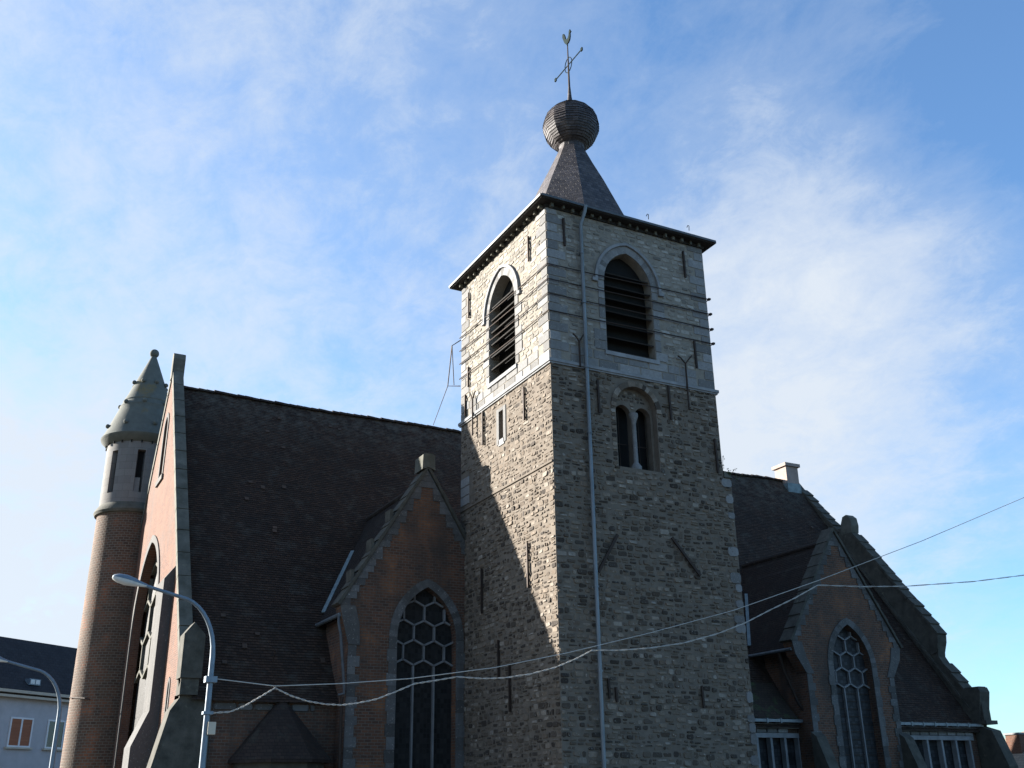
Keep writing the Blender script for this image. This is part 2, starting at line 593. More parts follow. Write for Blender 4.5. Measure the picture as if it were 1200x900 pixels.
def block(mb, axis, pos, sgn, a0, a1, b0, b1, d, bev=.02, jit=0.0, val=None):
    """one stone standing d proud of the wall face, its edges broken"""
    mb.cur = random.random() if val is None else val
    w, h = a1 - a0, b1 - b0
    ch = min(w, h) * .22 if jit else min(w, h) * .05
    j = lambda: random.uniform(-jit, jit)
    ring = [(a0 + ch, b0), (a1 - ch, b0), (a1, b0 + ch), (a1, b1 - ch), (a1 - ch, b1), (a0 + ch, b1), (a0, b1 - ch), (a0, b0 + ch)]
    ring = [(x + j() * .6, z + j() * .6) for x, z in ring]
    ca, cb = (a0 + a1) / 2, (b0 + b1) / 2
    f = lambda x, z, dd: (x, pos - sgn * dd, z) if axis == 'y' else (pos - sgn * dd, x, z)
    pts = [f(x, z, -.02) for x, z in ring]
    tilt = (random.uniform(-1, 1) * jit * .7, random.uniform(-1, 1) * jit * .7)
    for x, z in ring:
        s = 1 - bev / max(.05, min(w, h) / 2)
        xx, zz = ca + (x - ca) * s, cb + (z - cb) * s
        pts.append(f(xx, zz, d + tilt[0] * (x - ca) / w * 2 + tilt[1] * (z - cb) / h * 2 + j() * .25))
    fs = [tuple(range(8, 16))]
    for k in range(8):
        k2 = (k + 1) % 8
        fs.append((k, k2, 8 + k2, 8 + k))
    mb.add(pts, fs)


def masonry(mb, axis, pos, sgn, amin, amax, bmin, bmax, hr, wr, gap, dr, bev, jit, skip, split=.0, wave=0):
    """courses of blocks over a wall face; amin/amax may be functions of the height"""
    b = bmin
    while b < bmax - .05:
        h = random.uniform(*hr)
        if b + h > bmax - .06:
            h = bmax - b
        lo = amin(b + h / 2) if callable(amin) else amin
        hi = amax(b + h / 2) if callable(amax) else amax
        a = lo
        while a < hi - .04:
            w = random.uniform(*wr)
            if a + w > hi - wr[0] * .5:
                w = hi - a
            boxes = [(a, a + w, b, b + h)]
            if random.random() < split:
                mid = b + h * random.uniform(.4, .6)
                boxes = [(a, a + w, b, mid), (a, a + w, mid, b + h)]
            for (x0, x1, z0, z1) in boxes:
                g = gap * random.uniform(.6, 1.6)
                if wave:
                    dz = wave * noise.noise(Vector(((x0 + x1) * .3, z0 * .55, pos + 5))) + wave * .4 * noise.noise(Vector((x0 * 1.7, z0 * 1.3, 9)))
                    z0, z1 = z0 + dz, z1 + dz - (z1 - z0) * random.choice((0, 0, .1, .25))
                    z1 = min(z1, bmax)
                    x1 -= (x1 - x0) * random.choice((0, 0, .06, .15))
                    if z1 - z0 < .07:
                        continue
                bad = z1 - z0 < .05 or x1 - x0 < .05
                for (px, pz) in ((x0, z0), (x1, z0), (x0, z1), (x1, z1), ((x0 + x1) / 2, (z0 + z1) / 2)):
                    if any(inside((px, pz), s) for s in skip):
                        bad = True
                        break
                if not bad:
                    block(mb, axis, pos, sgn, x0 + g / 2, x1 - g / 2, z0 + g / 2, z1 - g / 2, random.uniform(*dr), bev, jit)
            a += w
        b += h


# ------------------------------------------------------------------ ground, road, pavement
def sheet(name, mat, x0, x1, y0, y1, z):
    m = MB()
    m.add([(x0, y0, z), (x1, y0, z), (x1, y1, z), (x0, y1, z)], [(0, 1, 2, 3)])
    return tag(m.build(name, mat, recalc=False), None, None, kind='structure')


sheet('ground', 'earth', -1500, 1500, -1500, 1500, 0)
sheet('road', 'asphalt', -200, 200, -14, -6, .004)
m = MB()
m.box((-60, -6, 0), (60, 6.85, .12))
tag(m.build('pavement', 'paving'), None, None, kind='structure')
m = MB()
m.box((-60, -20, 0), (60, -14, .12))
tag(m.build('footpath', 'paving'), None, None, kind='structure')

# ------------------------------------------------------------------ bell tower
TX, TY, TZ = 7.05, 7.3, 21.6           # width, depth, eaves height
ZS = 15.5                              # string course
T = thing('bell_tower', (3.5, 3.65, 0), 'square stone bell tower with slate spire, standing between the two brick gabled chapels', 'church tower')
fw_open = arch(3.4, 1.04, 16.28, 19.1, 20.46)
lw_open = arch(3.6, 1.08, 16.3, 19.1, 20.46)
tw_out = arch(3.43, .86, 12.03, 14.2, 15.07)
slit = rect(3.56, 3.90, 13.8, 14.88)


def tower_walls(m):
    m.plate('y', 0, 1.1, rect(0, TX, ZS, TZ), [fw_open])
    m.plate('x', 0, 1.1, rect(1.1, TY - 1.1, ZS, TZ), [lw_open])
    m.box((TX - 1.1, 1.1, ZS), (TX, TY - 1.1, TZ))
    m.box((0, TY - 1.1, ZS), (TX, TY, TZ))


def tower_walls_low(m):
    m.plate('y', 0, 1.1, [(0, 0), (7.38, 0), (7.38, 12.19), (TX, 12.19), (TX, ZS), (0, ZS)], [tw_out])
    m.plate('x', 0, 1.1, rect(1.1, TY - 1.1, 0, ZS), [slit])
    m.box((TX - 1.1, 1.1, 0), (TX, TY - 1.1, ZS))
    m.box((0, TY - 1.1, 0), (TX, TY, ZS))
    m.box((TX, 1.1, 0), (7.38, 2.6, 12.19))


part('upper_wall', 'mortar_pale', T, tower_walls)
part('lower_wall', 'mortar_dark', T, tower_walls_low)


def offs(o, d):
    """grow an arch outline built by arch()"""
    n = len(o)
    out = []
    for i in range(n):
        p = Vector(o[i])
        a = Vector(o[max(i - 1, 0)])
        b = Vector(o[min(i + 1, n - 1)])
        t = (b - a).normalized()
        out.append((p.x - t.y * d, p.y + t.x * d))
    return out


def quoin_w(z, k=0):
    i = int((z - ZS) / .36) + k
    return .78 if i % 2 else .46


def upper_blocks(m, face):
    sk = [offs(fw_open, .30)]
    sl_ = [offs(lw_open, .30)]
    a = dict(hr=(.13, .2), wr=(.22, .5), gap=.02, dr=(.004, .022), bev=.012, jit=.013, wave=.03)
    if face == 'y':
        masonry(m, 'y', 0, 1, lambda z: quoin_w(z), lambda z: TX - quoin_w(z, 1), 16.22, TZ - .05, skip=sk, **a)
    else:
        masonry(m, 'x', 0, 1, lambda z: quoin_w(z, 1), lambda z: TY - quoin_w(z), 16.22, TZ - .05, skip=sl_, **a)


for f_ in 'yx':
    part('coursed_stonework', 'paleblock', T, lambda m: upper_blocks(m, f_))


def lower_blocks(m, face):
    a = dict(hr=(.09, .22), wr=(.13, .44), gap=.028, bev=.014, jit=.02, split=.16, wave=.10)
    if face == 'y':
        masonry(m, 'y', 0, 1, 0.0, lambda z: TX if z > 12.1 else 7.38, 1.2, ZS - .05, skip=[offs(tw_out, .22)], dr=(.006, .042), **a)
        return
    sk = [rect(3.35, 4.1, 13.55, 15.05), rect(6.45, 7.3, 12.02, 13.2)]
    masonry(m, 'x', 0, 1, 0.0, TY, 11.96, ZS - .05, skip=sk, dr=(.004, .024), **a)
    masonry(m, 'x', 0, 1, 0.0, TY, 1.2, 11.84, skip=[], dr=(.008, .034), **a)


for f_ in 'yx':
    part('rubble_stonework', 'rubble', T, lambda m: lower_blocks(m, f_))


def quoins(m, corner):
    z = ZS + .06
    while z < TZ - .1:
        h = min(.36, TZ - .03 - z)
        zc = z + h / 2
        b0, b1 = z + .008, z + h - .008
        if corner == 0:
            block(m, 'y', 0, 1, 0.0, quoin_w(zc, 0) - .012, b0, b1, .022, .012)
            block(m, 'x', 0, 1, 0.0, quoin_w(zc, 1) - .012, b0, b1, .022, .012)
        elif corner == 1:
            block(m, 'y', 0, 1, TX - quoin_w(zc, 1) + .012, TX, b0, b1, .022, .012)
        else:
            block(m, 'x', 0, 1, TY - quoin_w(zc, 0) + .012, TY, b0, b1, .022, .012)
        z += h


def band_course(m, ax, hi):
    for z0, z1 in ((ZS + .04, ZS + .38), (ZS + .38, ZS + .72)):
        a = .8
        while a < hi - .85:
            w = random.uniform(.5, .95)
            if a + w > hi - 1.2:
                w = hi - .8 - a
            block(m, ax, 0, 1, a + .008, a + w - .008, z0 + .008, z1 - .008, random.uniform(.01, .025), .012)
            a += w


def window_stones(m, ax, op):
    a0, a1 = op[0][0], op[-1][0]
    z = 16.28
    while z < 18.9:
        h = random.uniform(.3, .5)
        wl, wr = random.choice((.28, .55)), random.choice((.28, .55))
        block(m, ax, 0, 1, a0 - wl, a0 - .006, z + .006, min(z + h, 19.08) - .006, .028, .012)
        block(m, ax, 0, 1, a1 + .006, a1 + wr, z + .006, min(z + h, 19.08) - .006, .028, .012)
        z += h
    o2 = offs(op, .30)
    for i in range(1, len(op) - 2):
        m.cur = random.random()
        m.plate(ax, -.028, .03, [op[i], op[i + 1], o2[i + 1], o2[i]])


def back_patch(m):
    for z0, z1 in ((12.05, 12.42), (12.42, 12.8), (12.8, 13.16)):
        a = 6.5
        while a < 7.25:
            w = .4 if random.random() < .5 else .78
            w = min(w, 7.3 - a)
            block(m, 'x', 0, 1, a + .008, a + w - .008, z0 + .008, z1 - .008, .03, .012, val=random.uniform(.6, 1))
            a += w


def slit_frame(m):
    for q in (rect(3.36, 3.55, 13.62, 15.02), rect(3.91, 4.1, 13.62, 15.02), rect(3.55, 3.91, 14.89, 15.02), rect(3.5, 3.96, 13.55, 13.79)):
        m.cur = random.random()
        m.plate('x', -.03, .035, q)


for c_ in range(3):
    part('corner_quoins', 'ashlar', T, lambda m: quoins(m, c_))
part('ashlar_course', 'ashlar', T, lambda m: band_course(m, 'y', TX))
part('ashlar_course', 'ashlar', T, lambda m: band_course(m, 'x', TY))
part('window_surround', 'ashlar', T, lambda m: window_stones(m, 'y', fw_open))
part('window_surround', 'ashlar', T, lambda m: window_stones(m, 'x', lw_open))
part('repaired_stonework', 'ashlar', T, back_patch)
part('slit_surround', 'ashlar', T, slit_frame)
z_ = 1.0
while z_ < 12.1:
    h_ = random.uniform(.25, .42)
    if random.random() < .45:
        part('quoin_stone', 'ashlar', T, lambda m: block(m, 'y', 0, 1, 7.38 - random.uniform(.25, .5), 7.385, z_, min(z_ + h_, 12.15), .045, .015, .01, val=random.uniform(.0, .75)))
    z_ += h_


def string(m):
    # moulded belt round the tower
    for z0, z1, d in ((ZS - .06, ZS + .05, .10), (ZS - .12, ZS - .062, .06)):
        m.box((-d, -d, z0), (TX + d, -.001, z1))
        m.box((-d, 0.0, z0), (-.001, TY + d, z1))
        m.box((TX + .001, 0.0, z0), (TX + d, TY + d, z1))


part('string_course', 'trim', T, string)
part('set_off_ledge', 'mortar_dark', T, lambda m: m.box((-.05, .02, 11.86), (-.001, TY + .02, 11.93)))
part('sloped_set_off', 'trim_dark', T, lambda m: m.add(
    [(TX, -.06, 12.19), (7.44, -.06, 12.19), (7.44, 2.6, 12.19), (TX, 2.6, 12.19), (TX, -.06, 12.42), (TX, 2.6, 12.42)],
    [(0, 1, 4), (1, 2, 5, 4), (2, 3, 5), (0, 4, 5, 3), (0, 3, 2, 1)]))


def eaves(m):
    o = .37
    m.box((-o, -o, TZ + .10), (TX + o, TY + o, TZ + .19))
    m.box((-.06, -.06, TZ - .03), (TX + .06, TY + .06, TZ + .098))


EV = part('eaves_board', 'wood_dark', T, eaves)


for ax_, ln0 in (('y', TX), ('x', TY)):
    for i_ in range(17):
        a_ = .2 + i_ * (ln0 - .4) / 16 + random.uniform(-.04, .04)
        w_, d_, z_ = random.uniform(.035, .06), random.uniform(.15, .22), TZ - random.uniform(0, .06)
        part('corbel', 'trim_dark', T, lambda m: m.box((a_ - w_, -d_, z_), (a_ + w_, -.062, TZ + .098)) if ax_ == 'y' else m.box((-d_, a_ - w_, z_), (-.062, a_ + w_, TZ + .098)))


def tgutter(m):
    o = .39
    z = TZ + .185
    ring = [(-o, -o), (TX + o, -o), (TX + o, TY + o), (-o, TY + o)]
    for i in range(4):
        a, b = ring[i], ring[(i + 1) % 4]
        m.beam((*a, z), (*b, z), .10, .09)


GU = part('eaves_gutter', 'zinc_dark', T, tgutter)
part('gutter_hook', 'iron', GU, lambda m: m.tube([(4.2, -.5, TZ + .3), (4.2, -.52, TZ + .5), (4.2, -.45, TZ + .56), (4.2, -.38, TZ + .5)], .015, 5))
part('gutter_hook', 'iron', GU, lambda m: m.tube([(6.1, -.5, TZ + .3), (6.1, -.52, TZ + .5), (6.1, -.45, TZ + .56), (6.1, -.38, TZ + .5)], .015, 5))
SC = (3.5, 3.65)


def spire(m):
    # low skirt, then an octagonal broach with a slight flare
    o = .36
    z0 = TZ + .20
    sq = [(-o, -o), (TX + o, -o), (TX + o, TY + o), (-o, TY + o)]
    inn = [(.35, .35), (TX - .35, .35), (TX - .35, TY - .35), (.35, TY - .35)]
    m.add([(*p, z0) for p in sq] + [(*p, z0 + .45) for p in inn], [(0, 1, 5, 4), (1, 2, 6, 5), (2, 3, 7, 6), (3, 0, 4, 7), (4, 5, 6, 7)])
    k = 1 / math.cos(math.pi / 8)
    prof = [(2.75, z0 + .1), (2.28, 23.1), (1.84, 24.2), (1.42, 25.25), (.96, 26.3), (.55, 27.3), (.47, 27.55)]
    m.lathe([(r * k, z) for r, z in prof], SC, 8, math.pi / 8)


SP = part('spire', 'slate', T, spire)


def bulb(m):
    k = 1 / math.cos(math.pi / 8)
    k = 1 / math.cos(math.pi / 14)
    prof = [(.50, 27.30)]
    zc, rr, n = 28.58, 1.18, 25
    for i in range(n):
        t0 = -1.12 + (1.12 + 1.45) * i / n
        t1 = -1.12 + (1.12 + 1.45) * (i + 1) / n
        ra, rb = rr * math.cos(t0), rr * math.cos(t1)
        za, zb = zc + 1.13 * math.sin(t0), zc + 1.13 * math.sin(t1)
        prof += [(ra + .024, za), (rb + .0, zb)]
    prof += [(.15, 29.72), (.09, 30.2), (.05, 30.75), (0.0, 30.76)]
    o = len(m.v)
    m.lathe([(max(r, .001) * k, z) for r, z in prof], SC, 14, math.pi / 8)
    for i in range(o, len(m.v)):
        x, y, z = m.v[i]
        f = 1 + .018 * noise.noise(Vector((x * 3, y * 3, z * 7))) + random.uniform(-.006, .006)
        m.v[i] = (SC[0] + (x - SC[0]) * f, SC[1] + (y - SC[1]) * f, z + random.uniform(-.012, .012) * (z < 29.6))


part('spire_bulb', 'slate', SP, bulb)
vx, vy = SC
WV = part('weather_vane', 'iron', T, lambda m: m.tube([(vx, vy, 30.6), (vx, vy, 33.1)], [.05, .025], 8))


def vane_cross(m):
    zc = 31.95
    m.tube([(vx, vy - 1.15, zc), (vx, vy + 1.15, zc)], .028, 6)
    for s in (-1, 1):
        m.box((vx - .03, vy + s * 1.15 - .06, zc - .08), (vx + .03, vy + s * 1.15 + .06, zc + .08))
    m.tube([(vx, vy + .30 * math.cos(a), zc + .38 * math.sin(a)) for a in [2 * math.pi * i / 16 for i in range(17)]], .02, 5, False)


part('cross_arms', 'copper', WV, vane_cross)
cock = [(-.42, .62), (-.30, .35), (-.22, .18), (-.08, .02), (.10, 0), (.24, .08), (.30, .24), (.30, .42), (.40, .46), (.33, .52), (.30, .62), (.22, .56), (.19, .40),
        (.10, .28), (-.02, .26), (-.14, .38), (-.20, .60), (-.30, .78), (-.40, .80)]
part('weathercock', 'copper', WV, lambda m: (m.plate('x', vx - .03, .06, [(vy - a * .9, 33.12 + b) for a, b in cock]), m.tube([(vx, vy, 33.0), (vx, vy, 33.2)], .03, 6)))


def belfry(axis, op, c, w):
    root = part('belfry_window', 'void', T, lambda m: m.plate(axis, .42, .03, offs(op, -.002)))

    def lou(m):
        for i in range(7):
            z = 16.42 + i * .52
            ww = w if z < 19 else w * max(.2, math.sqrt(max(0, 1 - ((z - 19) / 1.55) ** 2)))
            rot = Matrix.Rotation(R(28 if axis == 'y' else -28), 3, 'X' if axis == 'y' else 'Y')
            if axis == 'y':
                m.box((c - ww + .02, .02, z), (c + ww - .02, .40, z + .04), rot)
            else:
                m.box((.02, c - ww + .02, z), (.40, c + ww - .02, z + .04), rot)
    part('louvres', 'wood_dark', root, lou)
    o1, o2 = offs(op, .31), offs(op, .42)
    i0, i1 = 1, len(op) - 1
    part('hood_mould', 'trim', root, lambda m: (m.strip(axis, -.10, .102, o1[i0:i1], o2[i0:i1]),
         [m.plate(axis, -.10, .102, rect(s[0] + d0, s[0] + d1, s[1] - .13, s[1] - .002)) for s, d0, d1 in ((o1[1], -.22, .0), (o1[-2], 0, .22))]))
    part('window_sill', 'trim', root, lambda m: m.plate(axis, -.07, .5, rect(c - w - .12, c + w + .12, 16.13, 16.277)))
    return root


belfry('y', fw_open, 3.4, 1.04)
belfry('x', lw_open, 3.6, 1.08)

# twin-light window
l1 = arch(3.43 - .42, .34, 12.1, 14.05, 14.42, 8)
l2 = arch(3.43 + .42, .34, 12.1, 14.05, 14.42, 8)
TWN = part('twin_window', 'mortar_dark', T, lambda m: m.plate('y', .24, .25, offs(tw_out, -.003), [arch(3.43 - .42, .34, 12.06, 14.05, 14.42, 8), arch(3.43 + .42, .34, 12.06, 14.05, 14.42, 8)]))


def tympanum(m):
    lights = [offs(arch(3.43 + q * .42, .34, 12.06, 14.05, 14.42, 8), .03) for q in (-1, 1)]
    b = 12.06
    while b < 15.0:
        h = random.uniform(.1, .17)
        a = 2.5
        while a < 4.4:
            w = random.uniform(.12, .26)
            pts = [(a, b), (a + w, b), (a, b + h), (a + w, b + h)]
            if all(inside(p, tw_out) for p in pts) and not any(inside(p, l) for p in pts + [(a + w / 2, b + h / 2)] for l in lights):
                block(m, 'y', .24, 1, a + .012, a + w - .012, b + .012, b + h - .012, random.uniform(.004, .03), .012, .014)
            a += w
        b += h


part('tympanum_stonework', 'rubble', TWN, tympanum)
part('window_void', 'void', TWN, lambda m: m.plate('y', .75, .03, offs(tw_out, -.004)))
part('column', 'ashlar', TWN, lambda m: m.lathe([(.001, 12.04), (.19, 12.04), (.19, 12.16), (.12, 12.26), (.085, 12.32), (.075, 13.75), (.09, 13.8), (.15, 13.98), (.17, 14.04), (.17, 14.12), (.001, 14.12)], (3.43, .2), 14), True)
part('arch_surround', 'rubble', TWN, lambda m: [(setattr(m, 'cur', random.random()), m.plate('y', -.05, .055, [tw_out[i], tw_out[i + 1], offs(tw_out, .2)[i + 1], offs(tw_out, .2)[i]])) for i in range(1, len(tw_out) - 2)])
for a_, b_ in ((2.34, 2.565), (4.295, 4.52)):
    part('window_jamb', 'rubble', TWN, lambda m: masonry(m, 'y', 0, 1, a_, b_, 12.0, 14.2, (.12, .24), (.2, .3), .02, (.006, .03), .014, .016, []))
part('glazing_bars', 'iron', TWN, lambda m: [m.beam((3.43 + s * .42 - .33, .55, 13.05), (3.43 + s * .42 + .33, .55, 13.05), .03, .03) for s in (-1, 1)] + [m.beam((3.43 + s * .42, .55, 12.1), (3.43 + s * .42, .55, 14.3), .02, .02) for s in (-1, 1)])
part('slit_window', 'void', T, lambda m: m.plate('x', .35, .03, offs(slit, 0)))


# zinc downpipe with brackets
def dpipe(m):
    m.tube([(1.45, -.44, TZ + .2), (1.42, -.40, TZ - .05), (1.36, -.17, TZ - .5), (1.35, -.17, 12.4), (1.33, -.2, 11.9), (1.31, -.2, .3)], .068, 10)


DP = part('downpipe', 'zinc', T, dpipe, True)
for z in (19.9, 17.9, 15.4, 13.0, 10.4, 7.8, 5.2, 2.6):
    part('pipe_bracket', 'zinc', DP, lambda m: (m.lathe([(.085, z - .03), (.085, z + .03)], (1.34, -.185), 10), m.box((1.31, -.1, z - .02), (1.37, .02, z + .02))))

# iron wall anchors
for x, z0, z1 in ((.71, 20.1, 21.25), (6.08, 20.05, 21.2), (6.24, 16.3, 17.4), (1.85, 13.84, 15.05), (4.88, 14.05, 15.35), (6.78, 12.3, 13.6), (1.72, 4.4, 5.0), (1.98, 4.3, 4.75), (5.3, 4.2, 4.9)):
    part('iron_anchor', 'iron', T, lambda m: m.beam((x, -.07, z0), (x - .02, -.07, z1), .07, .06, (0, 1, 0)))
for y, z0, z1 in ((1.28, 19.95, 21.0), (6.5, 19.9, 21.05), (6.52, 16.85, 17.7), (6.8, 15.7, 16.6), (1.85, 13.9, 15.15), (5.2, 14.0, 15.35), (1.8, 8.0, 9.5), (5.32, 7.7, 9.3), (4.03, 5.3, 6.6), (3.23, 4.2, 5.7)):
    part('iron_anchor', 'iron', T, lambda m: m.beam((-.062, y, z0), (-.062, y, z1), .06, .07, (1, 0, 0)))
for p, q in (((1.5, 8.3), (2.3, 9.6)), ((4.5, 9.72), (5.57, 8.5))):
    part('iron_anchor', 'iron', T, lambda m: m.beam((p[0], -.10, p[1]), (q[0], -.10, q[1]), .09, .06, (0, 1, 0)))


def yanchor(axis, a, z0, z1, w):
    def g(m):
        P = lambda u, z: (u, -.12, z) if axis == 'y' else (-.14, u, z)
        m.tube([P(a, z0), P(a, z1)], .034, 6)
        m.tube([P(a, z1), P(a - w * .6, z1 + .2), P(a - w, z1 + .26)], .028, 6)
        m.tube([P(a, z1), P(a + w * .6, z1 + .24), P(a + w, z1 + .38)], .028, 6)
    part('iron_anchor', 'iron', T, g)


yanchor('y', 5.68, 14.55, 16.35, .32)
yanchor('y', 1.12, 15.4, 16.35, .25)
yanchor('x', 5.95, 14.6, 16.1, .26)

# four iron bands round the belfry
for z, zr in ((19.2, 19.34), (18.6, 18.7), (18.02, 18.06), (17.36, 17.46)):
    def band(m):
        m.tube([(TX + .09, 1.2, zr), (TX + .09, -.06, zr), (4.5, -.10, (z + zr) / 2 + .0), (1.9, -.10, z - .0), (-.06, -.07, z), (-.08, 2.2, z - .02), (-.08, 4.9, z + .03), (-.07, TY + .05, z + .12)], .021, 6)
        m.box((TX + .02, -.12, zr - .035), (TX + .12, .0, zr + .035))
    part('iron_band', 'iron', T, band)

# steel bracket with a guy wire on the back corner
gw = thing('wire_bracket', (0, 7.6, 17.3), 'thin dark wire bracket on the back corner of the tower, above the roof ridge', 'wire bracket')
part('bracket', 'iron', gw, lambda m: (m.tube([(-.02, 7.35, 19.25), (-.25, 7.72, 19.1), (-.28, 8.05, 17.4), (-.02, 7.38, 17.2)], .022, 6), m.tube([(-.25, 7.72, 19.1), (-.2, 7.6, 17.3)], .018, 6)))
part('guy_wire', 'iron', gw, lambda m: m.tube([(-.25, 7.76, 19.1), (-.28, 8.05, 17.4), (3.3, 18.0, 19.45)], .016, 5))

# shrub rooted on the set-off of the tower
sh = thing('shrub', (7.4, .5, 12.2), 'small leafy shrub growing from the ledge on the right side of the stone tower', 'shrub')
tw = MB()
lf = MB()
for i in range(11):
    a, ln = random.uniform(0, 6.28), random.uniform(.35, .95)
    d = Vector((math.cos(a) * .45 + .35, math.sin(a) * .45, random.uniform(.15, .9))).normalized()
    p0 = Vector((7.42, .5, 12.2))
    p1 = p0 + d * ln * .6
    p2 = p0 + d * ln + Vector((0, 0, .08))
    tw.tube([p0, p1, p2], [.014, .01, .005], 5)
    for k in range(13):
        c = p0.lerp(p2, random.uniform(.25, 1.02)) + Vector([random.gauss(0, .05) for _ in range(3)])
        u = Vector([random.gauss(0, 1) for _ in range(3)]).normalized() * random.uniform(.03, .055)
        v = u.cross(Vector([random.gauss(0, 1) for _ in range(3)])).normalized() * .02
        lf.add([c - u, c + v, c + u, c - v], [(0, 1, 2, 3)])
tw.build('twigs', 'bark', sh)
lf.build('leaves', 'leaf', sh, recalc=False)

# ------------------------------------------------------------------ nave
XW, XE = -9.4, 27.6                       # inner faces of the two gables
YS, YR = 7.9, 18.0
ZR = 19.35


def z_eave(x):
    return 5.05 if x < 3 else 5.05 - .5 * min(1, (x - 3) / 6)


def z_roof(x, y):
    t = (y - YS) / (YR - YS)
    return z_eave(x) + (ZR - z_eave(x)) * t


NV = thing('church_nave', (-9, 18, 0), 'long brick church nave with a steep dark tiled roof behind the tower', 'church')


def south_wall(m):
    holes = []
    for x0, x1 in ((14.05, 16.35), (23.2, 27.0)):
        holes.append(rect(x0, x1, 1.6, 3.78))
    m.plate('y', YS, .6, [(XW, 0), (XE, 0), (XE, 4.45), (9.0, 4.45), (3, 4.95), (XW, 4.95)], holes)


part('wall', 'brick', NV, south_wall)


def nave_roof(m):
    nx, course = 150, .125
    ln = math.hypot(YR - YS + .35, ZR - 5)
    nc = int(ln / course)
    ris = []
    for side in (1, -1):
        prev = None
        for c in range(nc):
            t0, t1 = c / nc, (c + 1) / nc
            pts, fs = [], []
            for i in range(nx + 1):
                x = XW + (XE - XW) * i / nx
                for t, lift in ((t0, .036 + .02 * noise.noise(Vector((x * 2.1, c * .9, 21)))), (t1, .004)):
                    y = YS - .35 + (YR - YS + .35) * t
                    sag = (-.10 * math.sin(math.pi * (x - XW) / (XE - XW)) - .07 * math.sin(math.pi * (x - XW) / 12.0) ** 2) * t
                    wob = .045 * noise.noise(Vector((x * .35, t * 5, 3))) + .02 * noise.noise(Vector((x * 1.3, t * 22, 7)))
                    flare = .35 * max(0, .08 - t) * 4
                    z = z_roof(x, y) + sag + wob + lift + flare
                    pts.append((x, y if side == 1 else 2 * YR - y, z))
            base = len(m.f)
            for i in range(nx):
                fs.append((2 * i, 2 * i + 2, 2 * i + 3, 2 * i + 1))
                x0 = XW + (XE - XW) * i / nx
                x1 = XW + (XE - XW) * (i + 1) / nx
                v0, v1 = c * .12, (c + 1) * .12
                sh_ = .0
                m.uv[base + len(fs) - 1] = [(x0 + sh_, v0 + .002), (x1 + sh_, v0 + .002), (x1 + sh_, v1 - .002), (x0 + sh_, v1 - .002)]
            if prev:
                for i in range(nx):
                    a, b, cc, d = prev[2 * i + 1], prev[2 * i + 3], pts[2 * i + 2], pts[2 * i]
                    ris.append((a, b, cc, d))
            prev = pts
            m.add(pts, fs)
    for q in ris:
        m.add(q, [(0, 1, 2, 3)])


NR = MB()
nave_roof(NR)
NR = NR.build('roof', 'tile_uv', NV)


def ridge_tiles(m):
    x = XW + .1
    while x < XE - .2:
        z = ZR + .05 - .10 * math.sin(math.pi * (x - XW) / (XE - XW)) - .07 * math.sin(math.pi * (x - XW) / 12.0) ** 2 + .045 * noise.noise(Vector((x * .35, 5, 3))) + random.uniform(-.02, .02)
        r0, r1 = .165, .14
        pts = []
        for xx, rr in ((x, r0), (x + .37, r1)):
            for k in range(7):
                a = math.pi * k / 6
                pts.append((xx, YR + rr * math.cos(a), z - .06 + rr * math.sin(a)))
        m.add(pts, [(k, k + 1, 8 + k, 7 + k) for k in range(6)] + [tuple(range(7)), tuple(range(13, 6, -1))])
        x += .36


part('ridge_tiles', 'tile', NR, ridge_tiles)


def odd_tiles(m):
    ln_ = math.hypot(YR - YS, ZR - 5)
    for _ in range(34):
        x = random.choice((random.uniform(XW + .4, -.2), random.uniform(XW + .4, -.2), random.uniform(7.5, XE - .4)))
        t = random.uniform(.03, .97)
        y = YS + (YR - YS) * t
        sg = (-.10 * math.sin(math.pi * (x - XW) / (XE - XW)) - .07 * math.sin(math.pi * (x - XW) / 12.0) ** 2) * t
        z = z_roof(x, y) + sg + .10
        d = Vector((0, YR - YS, ZR - z_eave(x))).normalized()
        s_ = Vector((1, random.uniform(-.12, .12), 0)).normalized()
        n_ = s_.cross(d).normalized()
        c = Vector((x, y, z))
        a, b = s_ * .085, d * random.uniform(.07, .12)
        lift = n_ * random.uniform(.01, .035)
        q = [c - a - b + lift, c + a - b + lift, c + a + b, c - a + b]
        m.add(q + [p - n_ * .02 for p in q], [(0, 1, 2, 3), (7, 6, 5, 4), (0, 4, 5, 1), (1, 5, 6, 2), (2, 6, 7, 3), (3, 7, 4, 0)])


ot = part('slipped_tiles', 'tile_odd', NR, odd_tiles)
ot['kind'] = 'stuff'
part('roof_hook', 'iron', NR, lambda m: m.tube([(-6.6, 8.55, 6.1), (-6.6, 8.35, 6.5), (-6.55, 8.3, 6.42)], .02, 5))
part('roof_hook', 'iron', NR, lambda m: m.tube([(11.5, 10.2, 8.4), (11.5, 9.95, 8.8), (11.55, 9.9, 8.7)], .02, 5))


def cornice(m):
    for z0, z1, d in ((4.42, 4.66, .06), (4.67, 4.93, .16)):
        x = -8.7
        while x < -5.2:
            w = min(random.uniform(.5, .9), -5.2 - x)
            block(m, 'y', YS, 1, x + .01, x + w - .01, z0, z1, d, .02, .008)
            x += w


part('eaves_cornice', 'border', NV, cornice)

# ----- west gable wall in the sun
GX = -9.78
WOP = arch(18.0, 3.15, 1.2, 8.3, 12.05, 14)
gable = [(YS, 0), (28.1, 0), (28.1, 5.35), (YR, 20.0), (YS, 5.35)]
lanc = arch(9.95, .14, 4.45, 5.2, 5.5, 5)
gslit = arch(18.0, .42, 14.95, 17.3, 17.85, 6)
WG = part('west_gable', 'brick_gable', NV, lambda m: m.plate('x', GX, .36, gable, [WOP, lanc, gslit]))


